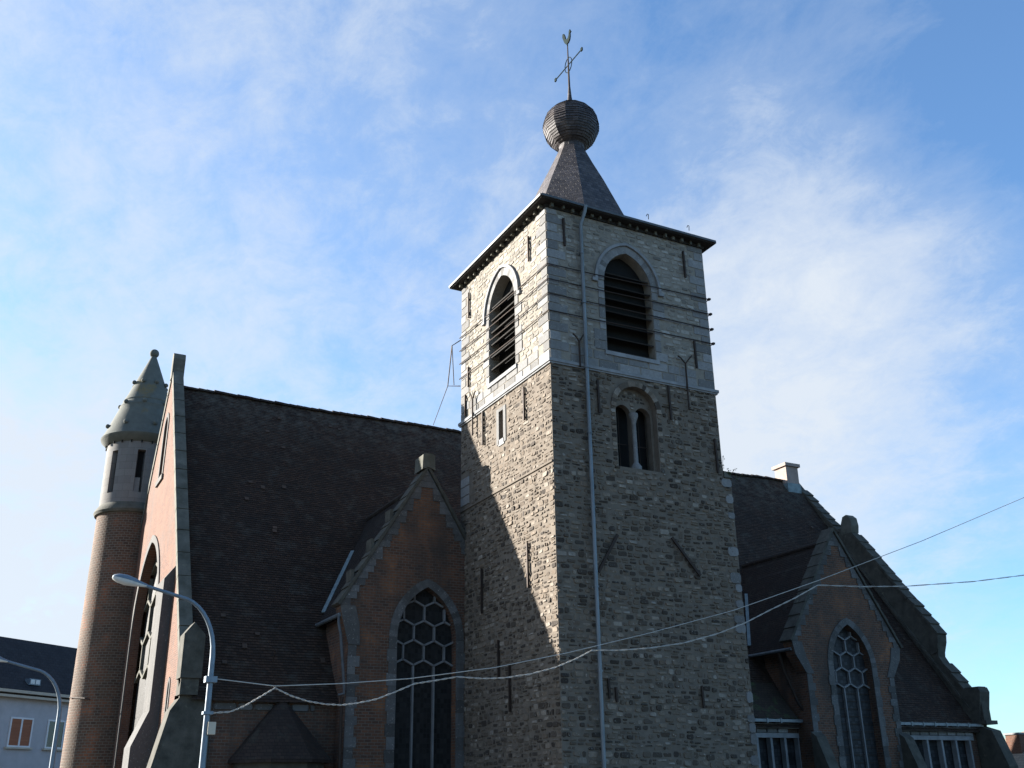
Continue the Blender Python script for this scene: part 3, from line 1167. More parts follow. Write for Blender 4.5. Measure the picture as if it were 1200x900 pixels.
def gcoping(m):
    a, b = (YS - .18, 5.15), (YR, 20.12)
    d = (Vector(b) - Vector(a))
    n = Vector((-d.y, d.x)).normalized() * .24
    steps = 15
    for s in (1, -1):
        for i in range(steps):
            p = Vector(a).lerp(Vector(b), i / steps + .001)
            q = Vector(a).lerp(Vector(b), (i + 1) / steps - .001)
            quad = [p - n * .55, q - n * .55, q + n * .6, p + n * (.6 + random.uniform(0, .08))]
            if s < 0:
                quad = [Vector((2 * YR - v.x, v.y)) for v in quad]
            m.plate('x', GX - .05, .46, [(v.x, v.y) for v in quad])


part('gable_coping', 'trim_dark', WG, gcoping)
part('gable_finial', 'trim_dark', WG, lambda m: (m.plate('x', GX - .09, .54, [(17.8, 19.7), (18.2, 19.7), (18.22, 20.7), (18.16, 20.92), (18.06, 21.0), (17.94, 21.0), (17.84, 20.92), (17.78, 20.7)])))


def west_window_frame(m):
    o1 = offs(WOP, .32)
    m.strip('x', GX - .05, .052, WOP[0:], o1[0:])
    for k in (-1.05, 1.05):
        pass


WWN = part('west_window', 'border', WG, west_window_frame)
part('stained_glass', 'glass', WWN, lambda m: m.plate('x', GX + .49, .025, offs(WOP, -.003)))
sw = part('slit_window', 'border', WG, lambda m: (m.strip('x', GX - .04, .042, gslit, offs(gslit, .22)), m.plate('x', GX - .09, .3, rect(17.2, 18.8, 14.72, 14.945))))
part('window_void', 'void', sw, lambda m: m.plate('x', GX + .12, .03, offs(gslit, -.002)))
ln_ = part('lancet_window', 'border', WG, lambda m: m.strip('x', GX - .03, .032, lanc, offs(lanc, .13)))
part('window_void', 'void', ln_, lambda m: m.plate('x', GX + .008, .03, offs(lanc, -.002)))


def hexgrid(m, axis, y, cx, z0, op, pitch=.81, rise=.7, bar=.085, dep=.12, rows=6, low=None):
    """honeycomb tracery inside an arched opening"""
    segs = []
    half, vert = pitch / 2, rise * .73
    sl_ = rise - vert
    for k in range(-1, rows):
        zt = z0 + 2 * rise - rise * k
        for n_ in range(-6, 7):
            x = cx + n_ * pitch + (half if k % 2 else 0)
            zb = zt - vert
            if k < rows - 1:
                segs.append(((x, zt), (x, zb)))
            segs.append(((x, zt), (x - half, zt + sl_)))
            segs.append(((x, zt), (x + half, zt + sl_)))
            if k == rows - 1 and low is not None:
                segs.append(((x, zt), (x, low)))
    for p, q in segs:
        ln = max(2, int(math.dist(p, q) / .06))
        run = None
        for i in range(ln + 1):
            t = i / ln
            c = (p[0] + (q[0] - p[0]) * t, p[1] + (q[1] - p[1]) * t)
            ok = inside(c, op)
            if ok and run is None:
                run = c
            if run is not None and (not ok or i == ln):
                if math.dist(run, c) > .02:
                    P = lambda a: (a[0], y, a[1]) if axis == 'y' else (y, a[0], a[1])
                    m.beam(P(run), P(c), bar, dep, (0, 1, 0) if axis == 'y' else (1, 0, 0))
                run = None


part('tracery', 'trim_dark', WWN, lambda m: hexgrid(m, 'x', GX + .44, 18, 8.0, WOP, 2.1, 1.5, .13, .16, 4))


# buttress between window and corner, stepped corner buttress and pinnacle
def buttress(m):
    pr = [(GX, 0), (GX - .85, 0), (GX - .85, 3.4), (GX - .36, 4.6), (GX - .36, 9.25), (GX, 9.75)]
    m.plate('y', 11.3, 1.45, pr)


part('buttress', 'border', WG, buttress)


def cbuttress(m):
    pr = [(-8.72, 0), (GX - .75, 0), (GX - .75, 2.2), (GX - .26, 4.35), (GX, 4.75), (GX, 4.88), (-8.72, 4.88)]
    m.plate('y', YS - .12, .87, pr)


part('corner_buttress', 'coping', WG, cbuttress)
part('corner_pinnacle', 'coping', WG, lambda m: (m.plate('y', 7.45, .75, [(GX - .1, 5.36), (-9.2, 5.36), (-9.2, 6.75), (GX + .2, 7.15), (GX - .1, 6.75)]), m.box((GX - .05, 7.55, 4.84), (-9.25, 8.2, 5.355))))

# ----- polygonal stair head with a small pointed roof against the nave wall
PO = thing('porch', (-6.4, 7.6, 0), 'low polygonal porch with a pointed dark roof, against the nave wall left of the chapel', 'porch')
part('wall', 'coping', PO, lambda m: m.lathe([(1.55, 0), (1.55, 2.8)], (-6.4, 7.85), 8, math.pi / 8))
part('roof', 'tile', PO, lambda m: m.lathe([(1.75, 2.75), (1.75, 2.85), (.9, 3.85), (.04, 4.85)], (-6.4, 7.75), 8, math.pi / 8))


# ------------------------------------------------------------------ brick gabled chapels
def chapel(root, cx, za, ze, h, hl, wx, sill, finial, glassmat, dz=0):
    Y0 = 6.9
    op = arch(wx, 1.15, sill, 6.95 + dz, 8.8 + dz, 12)
    out = [(cx - hl, 0), (cx - hl, ze - 1.35), (cx - h + .12, ze - .55), (cx - h, ze), (cx, za), (cx + h, ze), (cx + h - .12, ze - .55), (cx + hl, ze - 1.35), (cx + hl, 0)]
    part('wall', 'brick', root, lambda m: m.plate('y', Y0, .55, out[::-1], [op]))

    def border(m):
        n = 22
        for s in (1, -1):
            for i in range(n):
                t0, t1 = i / n, (i + 1) / n
                x0, x1 = h * (1 - t0), h * (1 - t1)
                z0, z1 = ze + (za - ze) * t0, ze + (za - ze) * t1
                w = (.47 if i % 2 else .36) + random.uniform(-.03, .03)
                inn = max(x0 - w, 0) if x1 - w > -.3 else 0
                m.cur = random.random()
                q = [(s * x0, z0 + .004), (s * inn, z0 + .004), (s * inn, z1 - .004), (s * x1, z1 - .004)]
                if inn >= x1:
                    q = [(s * x0, z0 + .004), (0, z0 + .004), (0, z1 - .004), (s * x1, z1 - .004)]
                m.plate('y', Y0 - .035, .037, [(cx + a, b) for a, b in q])
            # kneeler and quoins
            kn = [(h, ze - .004), (h - .55, ze - .004), (h - .72, ze - .62), (hl - .42, ze - 1.35), (hl, ze - 1.35), (h - .12, ze - .55)]
            m.cur = random.random()
            m.plate('y', Y0 - .045, .047, [(cx + s * a, b) for a, b in kn])
            z = ze - 1.36
            i = 0
            while z > 1:
                hh = random.uniform(.26, .38)
                w = (.42 if i % 2 else .3) + random.uniform(-.03, .03)
                m.cur = random.random()
                m.plate('y', Y0 - .035, .037, [(cx + s * a, b) for a, b in rect(hl - w, hl, z - hh, z - .008)])
                z -= hh
                i += 1
    part('stone_border', 'border', root, border)

    def coping(m):
        n = 9
        for s in (1, -1):
            d = Vector((-h, za - ze)).normalized()
            nn = Vector((za - ze, h)).normalized()
            for i in range(n):
                p = Vector((h + .04, ze - .02)) + d * (Vector((h, za - ze)).length * i / n)
                q = Vector((h + .04, ze - .02)) + d * (Vector((h, za - ze)).length * (i + 1) / n)
                if i == n - 1:
                    q = Vector((0, za + .15))
                quad = [p, q, q + nn * .09, p + nn * (.12 + random.uniform(0, .02))]
                if i == n - 1:
                    quad = [p, Vector((0, za)), Vector((0, za + .18)), p + nn * .12]
                m.plate('y', Y0 - .12, .75, [(cx + s * v.x, v.y) for v in quad])
            for t in ((.16, .38, .6) if finial and s < 0 else ()):
                p = Vector((h, ze)).lerp(Vector((0, za)), t)
                m.box((cx + s * (p.x + .12) - .06, Y0 - .02, p.y), (cx + s * (p.x + .12) + .06, Y0 + .5, p.y + .42))
    part('gable_coping', 'coping', root, coping)
    if finial:
        part('gable_finial', 'trim_dark', root, lambda m: m.plate('y', Y0 - .16, .8, [(cx - .27, za - .05), (cx, za + .06), (cx + .27, za - .05), (cx + .24, za + .54), (cx + .14, za + .60), (cx - .14, za + .60), (cx - .24, za + .54)]))
    # window
    o3 = offs(op, .30)
    wn = part('arched_window', 'border', root, lambda m: [(setattr(m, 'cur', random.random()), m.plate('y', Y0 - .045, .05, [op[i], op[i + 1], o3[i + 1], o3[i]])) for i in range(1, len(op) - 2)])
    nj = int((6.95 + dz - sill) / .42)
    for s_ in (-1, 1):
        e = op[0][0] if s_ < 0 else op[-1][0]
        part('window_jamb', 'border', wn, lambda m: [(setattr(m, 'cur', random.random()), m.plate('y', Y0 - .045, .05, rect(min(e, e + s_ * w), max(e, e + s_ * w), z, z + .412))) for z, w in [(6.95 + dz - .42 * (j + 1), .36 if j % 2 else .3) for j in range(nj)]])
    part('glass', glassmat, wn, lambda m: m.plate('y', Y0 + .36, .03, offs(op, -.003)))
    part('tracery', 'tracery', wn, lambda m: hexgrid(m, 'y', Y0 + .30, wx, 6.74 + dz, op, .8, .7, .066, .12, 4, sill))
    if glassmat == 'glass_pale':
        part('glazing_bars', 'iron', wn, lambda m: [m.beam((wx - 1.14, Y0 + .33, sill + .32 * i), (wx + 1.14, Y0 + .33, sill + .32 * i), .02, .02) for i in range(1, 14)])
    # roof running back into the nave roof
    zr_, xe_, zee = za - .42, h - .1, ze - .3
    slope = (ZR - z_eave(cx)) / (YR - YS)
    yb = lambda z: YS + (z - z_eave(cx)) / slope + .25

    def roof(m):
        n = 52
        for s in (-1, 1):
            for i in range(n):
                t0, t1 = i / n, (i + 1) / n
                x0, x1 = xe_ * (1 - t0), xe_ * (1 - t1)
                z0, z1 = zee + (zr_ - zee) * t0, zee + (zr_ - zee) * t1
                m.add([(cx + s * x0, Y0 + .3, z0 + .014), (cx + s * x0, yb(z0), z0 + .014), (cx + s * x1, yb(z1), z1), (cx + s * x1, Y0 + .3, z1)], [(0, 1, 2, 3)])
    rf = part('roof', 'tile', root, roof)
    part('ridge', 'tile', rf, lambda m: m.tube([(cx, Y0 + .3, zr_), (cx, yb(zr_), zr_)], .13, 8))
    s = -1
    part('valley_flashing', 'lead', rf, lambda m: m.beam((cx + s * xe_ * .92, yb(zee + (zr_ - zee) * .08) - .3, zee + (zr_ - zee) * .08 + .1), (cx + s * (xe_ * .36), yb(zee + (zr_ - zee) * .64) - .3, zee + (zr_ - zee) * .64 + .1), .15, .05))
    for q in (-1, 1):
        part('side_wall', 'brick', root, lambda m: m.box((cx + q * hl - (.3 if q > 0 else 0), Y0 + .56, 0), (cx + q * hl + (0 if q > 0 else .3), YS + 1.6, zee)))
    gt = part('eaves_gutter', 'zinc', root, lambda m: m.tube([(cx - xe_ - .05, Y0 + .1, zee - .02), (cx - xe_ - .05, yb(zee) - .1, zee - .02)], .075, 8))
    return zee, xe_


CL = thing('side_chapel', (-1.6, 6.9, 0), 'dark brick gabled chapel with a stone finial and honeycomb window, left of the stone tower', 'chapel', 'brick gabled chapels beside the tower')
zeeL, xeL = chapel(CL, -1.6, 13.3, 7.95, 3.2, 2.85, -1.5, 1.5, True, 'glass')
part('downpipe', 'zinc_dark', CL, lambda m: m.tube([(-4.78, 7.05, zeeL - .05), (-4.8, 7.0, zeeL - .3), (-4.72, 6.95, zeeL - .7), (-4.55, 6.82, 5.2), (-4.55, 6.8, 4.95), (-4.75, 6.8, 4.9)], .05, 8), True)
part('downpipe', 'iron', CL, lambda m: m.tube([(-4.62, 6.8, 4.85), (-4.55, 6.8, .2)], .06, 8), True)
CR = thing('side_chapel', (19.0, 6.9, 0), 'red brick gabled chapel with curved stone kneelers and dusty glazed window, right of the tower', 'chapel', 'brick gabled chapels beside the tower')
zeeR, xeR = chapel(CR, 18.95, 12.95, 7.75, 3.25, 2.6, 19.1, 1.5, False, 'glass_pale', -.15)
part('downpipe', 'iron', CR, lambda m: m.tube([(15.8, 7.9, zeeR - .05), (15.9, 7.8, 6.6), (16.2, 7.45, 5.2), (16.5, 7.35, 4.75)], .07, 8), True)
for x in (16.45, 21.6):
    part('buttress', 'coping', CR, lambda m: m.plate('x', x - .25, .55, [(6.89, 0), (6.0, 0), (6.0, 2.4), (6.6, 3.8), (6.89, 4.0)]))


# ----- aisles with square windows on the right
def aisle(root, x0, x1, wx0, wx1, nm, roofmat):
    yw = YS - .003
    part('cornice', 'ashlar', root, lambda m: (m.box((x0, yw - .22, 4.16), (x1, yw, 4.36)), [block(m, 'y', yw, 1, a, a + .58, 3.99, 4.15, .1, .01) for a in [x0 + .6 * i for i in range(int((x1 - x0) / .6))]]))
    part('eaves_gutter', 'zinc', root, lambda m: (m.box((x0, yw - .50, 4.40), (x1, yw - .36, 4.52)), [m.box((x0 + .15 + .75 * i, yw - .52, 4.36), (x0 + .22 + .75 * i, yw - .2, 4.55)) for i in range(int((x1 - x0) / .75))]))
    w = part('square_window', 'trim', root, lambda m: (m.box((wx0 - .25, yw - .09, 3.79), (wx1 + .25, yw, 3.98)), [m.box((a - .06, yw - .07, 1.6), (a + .06, yw + .2, 3.785)) for a in [wx0 + (wx1 - wx0) * i / nm for i in range(nm + 1)]],
                                                 [m.box((wx0 + .06, yw + .12, 1.6 + .0), (wx1 - .06, yw + .16, 1.68))]))
    part('glass', 'glass_pale', w, lambda m: m.box((wx0, yw + .28, 1.6), (wx1, yw + .31, 3.78)))


A1 = thing('aisle_bay', (15, 7.9, 0), 'short aisle bay with a three-light square window, between the tower and the red brick chapel', 'church aisle', 'aisle bays with square windows')
aisle(A1, 7.4, 16.3, 14.05, 16.35, 3, 'tile_moss')
A2 = thing('aisle_bay', (25, 7.9, 0), 'low aisle bay with a four-light square window, at the far right end of the church', 'church aisle', 'aisle bays with square windows')
aisle(A2, 21.9, 27.6, 23.2, 27.0, 4, 'tile_moss')
part('aisle_tiles', 'tile_moss', A1, lambda m: m.add([(13.4, YS - .40, 4.56), (16.15, YS - .40, 4.56), (16.0, YS + .9, 6.16), (13.4, YS + .9, 6.16)], [(0, 1, 2, 3)]))
part('buttress', 'coping', A2, lambda m: m.plate('x', 27.5, .6, [(7.85, 0), (6.3, 0), (6.3, 2.6), (6.9, 4.2), (7.85, 4.5)]))

# ----- east gable with stepped stone coping
EG = thing('east_gable', (28, 18, 0), 'raised east gable wall with mossy coping slabs, closing the right end of the nave roof', 'gable wall')
ep = [(YS, 0), (YS - .3, 4.6), (7.3, 4.62), (7.3, 6.25), (8.2, 6.25), (8.85, 7.05), (9.35, 7.9), (9.2, 8.9), (9.3, 9.15), (11.7, 12.1), (13.85, 15.2), (14.3, 15.75), (15.15, 15.75), (16.0, 16.85), (17.75, 18.95), (18.2, 19.55),
      (18.8, 19.2), (28.2, 4.6), (28.1, 0)]
part('wall', 'coping', EG, lambda m: m.plate('x', XE + .002, .5, ep))


def ecoping(m, k):
    def run(a, b, n, th, x0, w):
        a, b = Vector(a), Vector(b)
        d = (b - a)
        nn = Vector((-d.y, d.x)).normalized()
        if nn.y < 0:
            nn = -nn
        for i in range(n):
            p, q = a + d * (i / n), a + d * ((i + 1) / n)
            e = d.normalized() * .06
            m.plate('x', x0 + random.uniform(-.03, .03), w, [tuple(p - e), tuple(q), tuple(q + nn * th * .7), tuple(p - e + nn * (th + random.uniform(-.03, .05)))])
    run(*RUNS[k])


RUNS = (((9.25, 9.0), (13.9, 15.15), 12, .15, XE - .08, .70), ((7.75, 5.55), (9.2, 7.5), 4, .14, XE - .08, .70), ((15.0, 15.55), (17.7, 18.8), 7, .13, XE - .06, .66))
for k_ in range(3):
    part('coping_slabs', 'coping', EG, lambda m: ecoping(m, k_))
part('gable_finial', 'trim_dark', EG, lambda m: m.plate('x', XE + .0, .55, [(13.95, 15.35), (14.75, 15.35), (14.7, 15.95), (14.5, 16.35), (14.2, 16.42), (13.95, 16.2), (13.88, 15.75)]))
part('kneeler', 'coping', EG, lambda m: (m.plate('x', XE - .08, .68, [(7.5, 4.68), (8.1, 4.68), (8.5, 5.6), (8.22, 6.22), (7.3, 6.22), (7.2, 6.0)]), m.box((XE - .14, 7.1, 4.5), (XE + .66, 8.0, 4.675))))
part('kneeler', 'coping', EG, lambda m: m.plate('x', XE - .05, .64, [(9.75, 8.0), (9.75, 8.95), (9.15, 8.95), (9.2, 8.6), (9.4, 8.1)]))
part('moulding', 'coping', EG, lambda m: m.beam((XE - .06, 7.9, 5.15), (XE - .06, 15.6, 16.0), .1, .12))
CH = thing('chimney', (27.2, 18, 19), 'pale rendered chimney on the right end of the nave ridge', 'chimney')
part('stack', 'chim', CH, lambda m: m.box((26.55, 17.5, 18.6), (27.5, 18.5, 20.18)))
part('cap', 'chim', CH, lambda m: (m.box((26.43, 17.38, 20.182), (27.62, 18.62, 20.38)), m.box((26.6, 17.55, 20.382), (27.45, 18.45, 20.45))))
part('flashing', 'lead', CH, lambda m: m.box((26.5, 17.44, 18.5), (27.55, 18.56, 19.1)))

# ------------------------------------------------------------------ round stair turret
TC = (-10.02, 24.0)
TU = thing('stair_turret', (*TC, 0), 'round brick stair turret with grey stone top and conical cap, left of the gable', 'turret')


def tur_brick(m):
    prof = [(1.72, 0)] + [(1.72 - .06 * i / 30, 14.5 * i / 30) for i in range(1, 31)]
    m.lathe(prof, TC, 56, 0, 1.7)


part('brick_shaft', 'brick_turret', TU, tur_brick, True)


def tur_ring(m):
    m.lathe([(1.6, 14.40), (1.78, 14.44), (1.84, 14.56), (1.80, 14.68), (1.68, 14.86), (1.62, 14.95), (1.5, 14.95)], TC, 56)


part('moulded_band', 'trim_dark', TU, tur_ring, True)
sl_ang = [R(a) for a in (-98, -145, 168, -53, -8, 37, 82, 125)]


def drum(m):
    n, rr = 112, 1.63
    zs = [14.93, 15.3, 15.42, 17.55, 17.85, 18.1]
    da = 2 * math.pi / n
    slots = {}
    for a in sl_ang:
        k = int(round((a % (2 * math.pi)) / da))
        for j in range(-2, 2):
            slots[(k + j) % n] = 1
    for i in range(len(zs) - 1):
        for k in range(n):
            a0, a1 = k * da, (k + 1) * da
            P = lambda a, r, z: (TC[0] + r * math.cos(a), TC[1] + r * math.sin(a), z)
            if i == 2 and k in slots:
                r_in = rr - .3
                m.add([P(a0, r_in, zs[i]), P(a1, r_in, zs[i]), P(a1, r_in, zs[i + 1]), P(a0, r_in, zs[i + 1])], [(0, 1, 2, 3)])
                m.add([P(a0, r_in, zs[i]), P(a1, r_in, zs[i]), P(a1, rr, zs[i]), P(a0, rr, zs[i])], [(0, 1, 2, 3)])
                m.add([P(a0, r_in, zs[i + 1]), P(a1, r_in, zs[i + 1]), P(a1, rr, zs[i + 1]), P(a0, rr, zs[i + 1])], [(0, 1, 2, 3)])
                for kk, aa in ((k - 1, a0), (k + 1, a1)):
                    if kk % n not in slots:
                        m.add([P(aa, r_in, zs[i]), P(aa, rr, zs[i]), P(aa, rr, zs[i + 1]), P(aa, r_in, zs[i + 1])], [(0, 1, 2, 3)])
                continue
            m.uv[len(m.f)] = [(a0 * rr, zs[i]), (a1 * rr, zs[i]), (a1 * rr, zs[i + 1]), (a0 * rr, zs[i + 1])]
            m.add([P(a0, rr, zs[i]), P(a1, rr, zs[i]), P(a1, rr, zs[i + 1]), P(a0, rr, zs[i + 1])], [(0, 1, 2, 3)])


DR = part('stone_drum', 'turret_stone', TU, drum)
for i, a in enumerate(sl_ang):
    c = Vector((TC[0] + 1.34 * math.cos(a), TC[1] + 1.34 * math.sin(a), 0))
    rot = Matrix.Rotation(a, 3, 'Z')
    part('window_void', 'void', DR, lambda m: m.box((c.x - .02, c.y - .15, 15.44), (c.x + .02, c.y + .15, 17.53), rot, (c.x, c.y, 16.5)))
a = sl_ang[0]
c = Vector((TC[0] + 1.5 * math.cos(a), TC[1] + 1.5 * math.sin(a), 0))
part('blocking_stone', 'ashlar', DR, lambda m: m.box((c.x - .06, c.y - .16, 15.43), (c.x + .06, c.y + .12, 16.15), Matrix.Rotation(a, 3, 'Z'), (c.x, c.y, 15.8)))


def cap(m):
    prof = [(1.55, 17.95), (1.72, 18.02), (1.82, 18.14), (1.96, 18.26), (2.0, 18.36), (1.95, 18.44)]
    z0, z1, r0, r1 = 18.46, 23.15, 1.9, .13
    marks = {3: .05, 7: .05}
    for i in range(1, 15):
        t = i / 14
        z, r = z0 + (z1 - z0) * t, r0 + (r1 - r0) * (t ** 1.04)
        if i in (5, 6):
            prof += [(r + .02, z - .06), (r + .035, z), (r + .01, z + .05)]
        else:
            prof.append((r, z))
    m.lathe(prof, TC, 48)


CP = part('conical_cap', 'turret_cap', TU, cap, True)


def ball(m, c, r, n=10):
    m.lathe([(max(r * math.cos(t), .001), c[2] + r * math.sin(t)) for t in [-math.pi / 2 + math.pi * i / n for i in range(n + 1)]], c, 14)


part('ball_finial', 'turret_cap', CP, lambda m: ball(m, (*TC, 23.33), .24), True)
for row, (z, off) in enumerate(((18.95, 0), (20.25, .4), (21.5, 0.1))):
    t = (z - 18.46) / (23.15 - 18.46)
    r = 1.9 + (.13 - 1.9) * (t ** 1.04)
    for k in range(8):
        a = R(-172) + off + 2 * math.pi * k / 8
        part('stone_knob', 'turret_cap', CP, lambda m: ball(m, (TC[0] + (r + .06) * math.cos(a), TC[1] + (r + .06) * math.sin(a), z), .115, 8), True)
part('dentils', 'void', CP, lambda m: [m.box((TC[0] - .03 + 1.70 * math.cos(b), TC[1] - .03 + 1.70 * math.sin(b), 17.9), (TC[0] + .03 + 1.70 * math.cos(b), TC[1] + .03 + 1.70 * math.sin(b), 18.02)) for b in [2 * math.pi * i / 22 for i in range(22)]])
part('stay_bar', 'iron', TU, lambda m: m.tube([(TC[0] - 1.75, TC[1] - .3, 6.0), (TC[0] - 1.2, TC[1] - 1.35, 5.9), (TC[0] - 1.0, TC[1] - 1.5, 5.85)], .025, 5))


# ------------------------------------------------------------------ street lamps
def street_lamp(loc, label, ang, hp=4.9):
    root = thing('street_lamp', loc, label, 'street lamp', 'street lamps with curved arms')
    x0, y0, _ = loc
    d = Vector((math.cos(ang), math.sin(ang), 0))
    base = Vector((x0, y0, 0))
    P = lambda a, z: base + d * a + Vector((0, 0, z))
    path = [P(0, .05), P(0, 2.5), P(.0, hp)]
    for i in range(1, 9):
        t = math.pi / 2 * i / 8
        path.append(P(.95 * (1 - math.cos(t * .86)), hp + 1.35 * math.sin(t * .86) ** 1.0))
    e = path[-1]
    path.append(e + d * 1.08 + Vector((0, 0, .27)))
    rad = [.085, .075, .066] + [.06 - .002 * i for i in range(8)] + [.04]
    part('pole', 'galv', root, lambda m: m.tube(path, rad, 12), True)
    part('pole_base', 'galv', root, lambda m: m.lathe([(.001, 0), (.14, 0), (.14, .9), (.085, 1.0)], (x0, y0), 12), True)
    tip = path[-1]
    ax = (d + Vector((0, 0, .2))).normalized()
    sd = ax.cross(Vector((0, 0, 1))).normalized()
    upv = sd.cross(ax)

    def head(lower):
        def g(m):
            n, pts = 12, []
            st = [(-.12, .05, .05), (.03, .08, .08), (.18, .14, .13), (.38, .185, .16), (.56, .165, .135), (.67, .10, .08), (.70, .03, .03)]
            for s, w, h in st:
                for k in range(n + 1):
                    t = math.pi * k / n
                    hh = h * (.8 if not lower else -.75)
                    ww = w * (1 if not lower else .92)
                    pts.append(tip + ax * s + sd * ww * math.cos(t) + upv * hh * math.sin(t))
            fs = []
            for i in range(len(st) - 1):
                for k in range(n):
                    fs.append((i * (n + 1) + k, i * (n + 1) + k + 1, (i + 1) * (n + 1) + k + 1, (i + 1) * (n + 1) + k))
            m.add(pts, fs)
            if not lower:
                o = [tip + ax * s + sd * w for s, w, h in st] + [tip + ax * s - sd * w for s, w, h in reversed(st)]
                m.add(o, [tuple(range(len(o)))])
        return g
    hd = part('lamp_head', 'galv', root, head(False), True)
    part('lamp_glass', 'lens', hd, head(True), True)
    return root, path


LP1, path1 = street_lamp((-10.82, -2.0, 0), 'grey street lamp with cables tied to it, standing before the nave roof', math.pi)
part('cable_clamp', 'galv', LP1, lambda m: m.box((-10.95, -2.12, 4.28), (-10.68, -1.88, 4.42)))
part('cable_clamp', 'galv', LP1, lambda m: m.box((-10.93, -2.1, 3.55), (-10.7, -1.9, 3.62)))
part('junction_box', 'cream', LP1, lambda m: m.box((-10.8, -2.14, 3.1), (-10.62, -1.94, 3.38)))
street_lamp((-13.25, 8.5, 0), 'grey street lamp with its arm leaving the left edge, in front of the lilac house', math.pi, 4.2)

# ------------------------------------------------------------------ overhead cables
wu = [(-10.8, 4.38), (-9.25, 4.25), (-7.6, 4.36), (-5.7, 4.55), (-3.2, 4.93), (-.88, 5.43), (1.96, 6.13), (5.3, 7.03), (9.08, 8.28), (14.36, 10.13), (20.69, 12.52), (32, 17)]
wl = [(-10.78, 3.58), (-10.3, 3.62), (-9.98, 3.75), (-9.6, 3.98), (-9.25, 4.2), (-8.85, 4.03), (-8.41, 3.91), (-7.95, 3.85), (-7.53, 3.84), (-7.1, 3.9), (-6.63, 4.0), (-6.1, 4.2), (-5.58, 4.42), (-5.0, 4.52), (-4.35, 4.64), (-3.6, 4.62), (-2.94, 4.66),
      (-2.1, 4.8), (-1.32, 5.0), (-.6, 5.28), (-.08, 5.53), (.9, 5.58), (1.93, 5.69), (3.2, 5.9), (4.53, 6.25), (5.7, 6.66), (6.7, 7.1), (7.9, 7.6), (8.97, 8.1), (11, 8.2), (13.1, 8.37), (16.73, 8.82), (19.72, 9.3), (32, 11.4)]
tag(MB.build((lambda m: (m.tube([(x, -2.0, z) for x, z in wu], .013, 6), m)[1])(MB()), 'support_wire', 'cable', smooth=True), 'upper pale overhead wire rising from the street lamp to the right edge', 'cable', 'overhead cables on the street lamp')


def twisted(m):
    pts = []
    for i in range(len(wl) - 1):
        n = 10
        for k in range(n):
            t = k / n
            pts.append((wl[i][0] + (wl[i + 1][0] - wl[i][0]) * t, wl[i][1] + (wl[i + 1][1] - wl[i][1]) * t))
    for ph in (0, math.pi):
        m.tube([(x, -2.03 + .014 * math.cos(i * .9 + ph), z + .014 * math.sin(i * .9 + ph)) for i, (x, z) in enumerate(pts)], .0105, 5)


m = MB()
twisted(m)
tag(m.build('twisted_cable', 'cable', smooth=True), 'lower twisted pale cable sagging in loops below the straight wire, across chapel and tower', 'cable', 'overhead cables on the street lamp')

# ------------------------------------------------------------------ lilac house on the left
HO = thing('house', (-13.6, 46, 0), 'lilac rendered house with a dark slate hipped roof and russet blinds, behind the turret', 'house')
HA = R(40)
hd_, hn = Vector((math.cos(HA), math.sin(HA), 0)), Vector((math.sin(HA), -math.cos(HA), 0))
H0 = Vector((-13.75, 45.3, 0))
rotH = Matrix.Rotation(HA, 3, 'Z')


def hbox(m, a0, a1, d0, d1, z0, z1):
    """a runs along the facade, d outwards from it"""
    pts = []
    for z in (z0, z1):
        for a_, d_ in ((a0, d1), (a1, d1), (a1, d0), (a0, d0)):
            p = H0 + hd_ * a_ + hn * d_
            pts.append((p.x, p.y, z))
    m.add(pts, [(0, 3, 2, 1), (4, 5, 6, 7), (0, 1, 5, 4), (1, 2, 6, 5), (2, 3, 7, 6), (3, 0, 4, 7)])


part('wall', 'plaster', HO, lambda m: hbox(m, -5, 15, -8, 0, 0, 7.75))
part('cornice', 'cream', HO, lambda m: (hbox(m, -5.3, 15.3, -8.2, .42, 7.752, 7.9), hbox(m, -5.3, 15.3, -8.2, .5, 8.02, 8.2)))
part('frieze', 'iron', HO, lambda m: hbox(m, -5.2, 15.2, -8.1, .3, 7.902, 8.018))


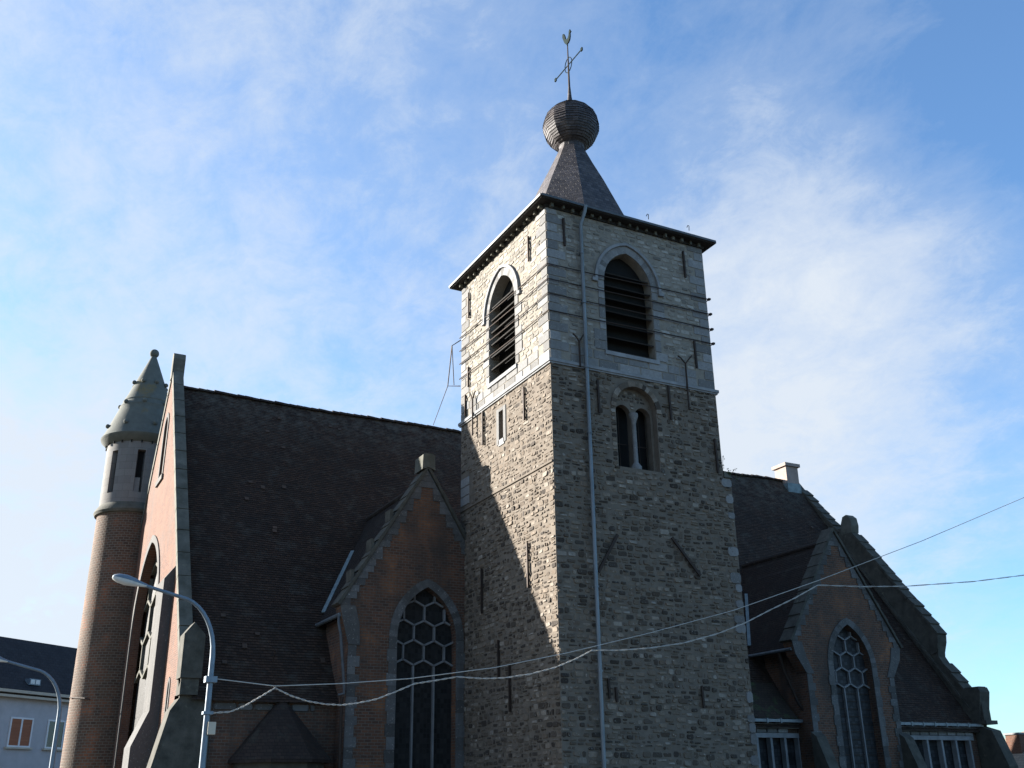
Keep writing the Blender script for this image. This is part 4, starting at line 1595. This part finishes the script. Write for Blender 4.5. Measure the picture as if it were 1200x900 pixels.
def hroof(m):
    q = []
    for a_, d_, z in ((-5.4, .5, 8.22), (15.4, .5, 8.22), (15.4, -8.4, 8.22), (-5.4, -8.4, 8.22), (.1, -3.6, 11.95), (10, -3.6, 11.95)):
        p = H0 + hd_ * a_ + hn * d_
        q.append((p.x, p.y, z))
    m.add(q, [(0, 1, 5, 4), (1, 2, 5), (2, 3, 4, 5), (3, 0, 4), (0, 3, 2, 1)])


HR = part('roof', 'slate_house', HO, hroof)


def hskl(m):
    p = H0 + hd_ * 2.05 + hn * .1
    hbox(m, 1.6, 2.5, -.25, .18, 8.62, 9.0)


SKL = part('skylight', 'galv', HR, hskl)
part('pane', 'lens', SKL, lambda m: (hbox(m, 1.68, 2.02, .181, .2, 8.68, 8.95), hbox(m, 2.1, 2.42, .181, .2, 8.68, 8.95)))
for a0, a1, mt in ((.75, 2.55, 'blind'), (3.75, 5.2, 'pane')):
    wf = part('window', 'white', HO, lambda m: (hbox(m, a0, a1, .002, .06, 6.52, 6.62), hbox(m, a0, a1, .002, .06, 4.85, 4.95), hbox(m, a0, a0 + .1, .002, .06, 4.951, 6.519), hbox(m, a1 - .1, a1, .002, .06, 4.951, 6.519),
              hbox(m, (a0 + a1) / 2 - .06, (a0 + a1) / 2 + .06, .002, .06, 4.951, 6.519)))
    part('pane', mt, wf, lambda m: hbox(m, a0 + .1, a1 - .1, .002, .03, 4.951, 6.519))
    part('sill', 'cream', wf, lambda m: hbox(m, a0 - .15, a1 + .15, .002, .16, 4.74, 4.848))

# ------------------------------------------------------------------ cottage at the far right
CO = thing('cottage', (41, 14, 0), 'cottage with a sandy tiled roof and brick chimney, at the bottom right corner', 'house')
part('wall', 'chim', CO, lambda m: m.box((37.2, 12, 0), (46, 20, 2.7)))


def coroof(m):
    m.add([(36.6, 11.7, 2.55), (46.4, 11.7, 2.55), (46.4, 20.3, 2.55), (36.6, 20.3, 2.55), (40.6, 14.2, 5.0), (43, 14.2, 5.0)], [(0, 1, 5, 4), (1, 2, 5), (2, 3, 4, 5), (3, 0, 4), (0, 3, 2, 1)])


part('roof', 'tile_cream', CO, coroof)
CK = part('chimney', 'brick_gable', CO, lambda m: m.box((38.1, 13.6, 2.9), (39.0, 14.5, 4.5)))
part('chimney_cap', 'trim', CK, lambda m: m.box((38.03, 13.53, 4.502), (39.07, 14.57, 4.6)))
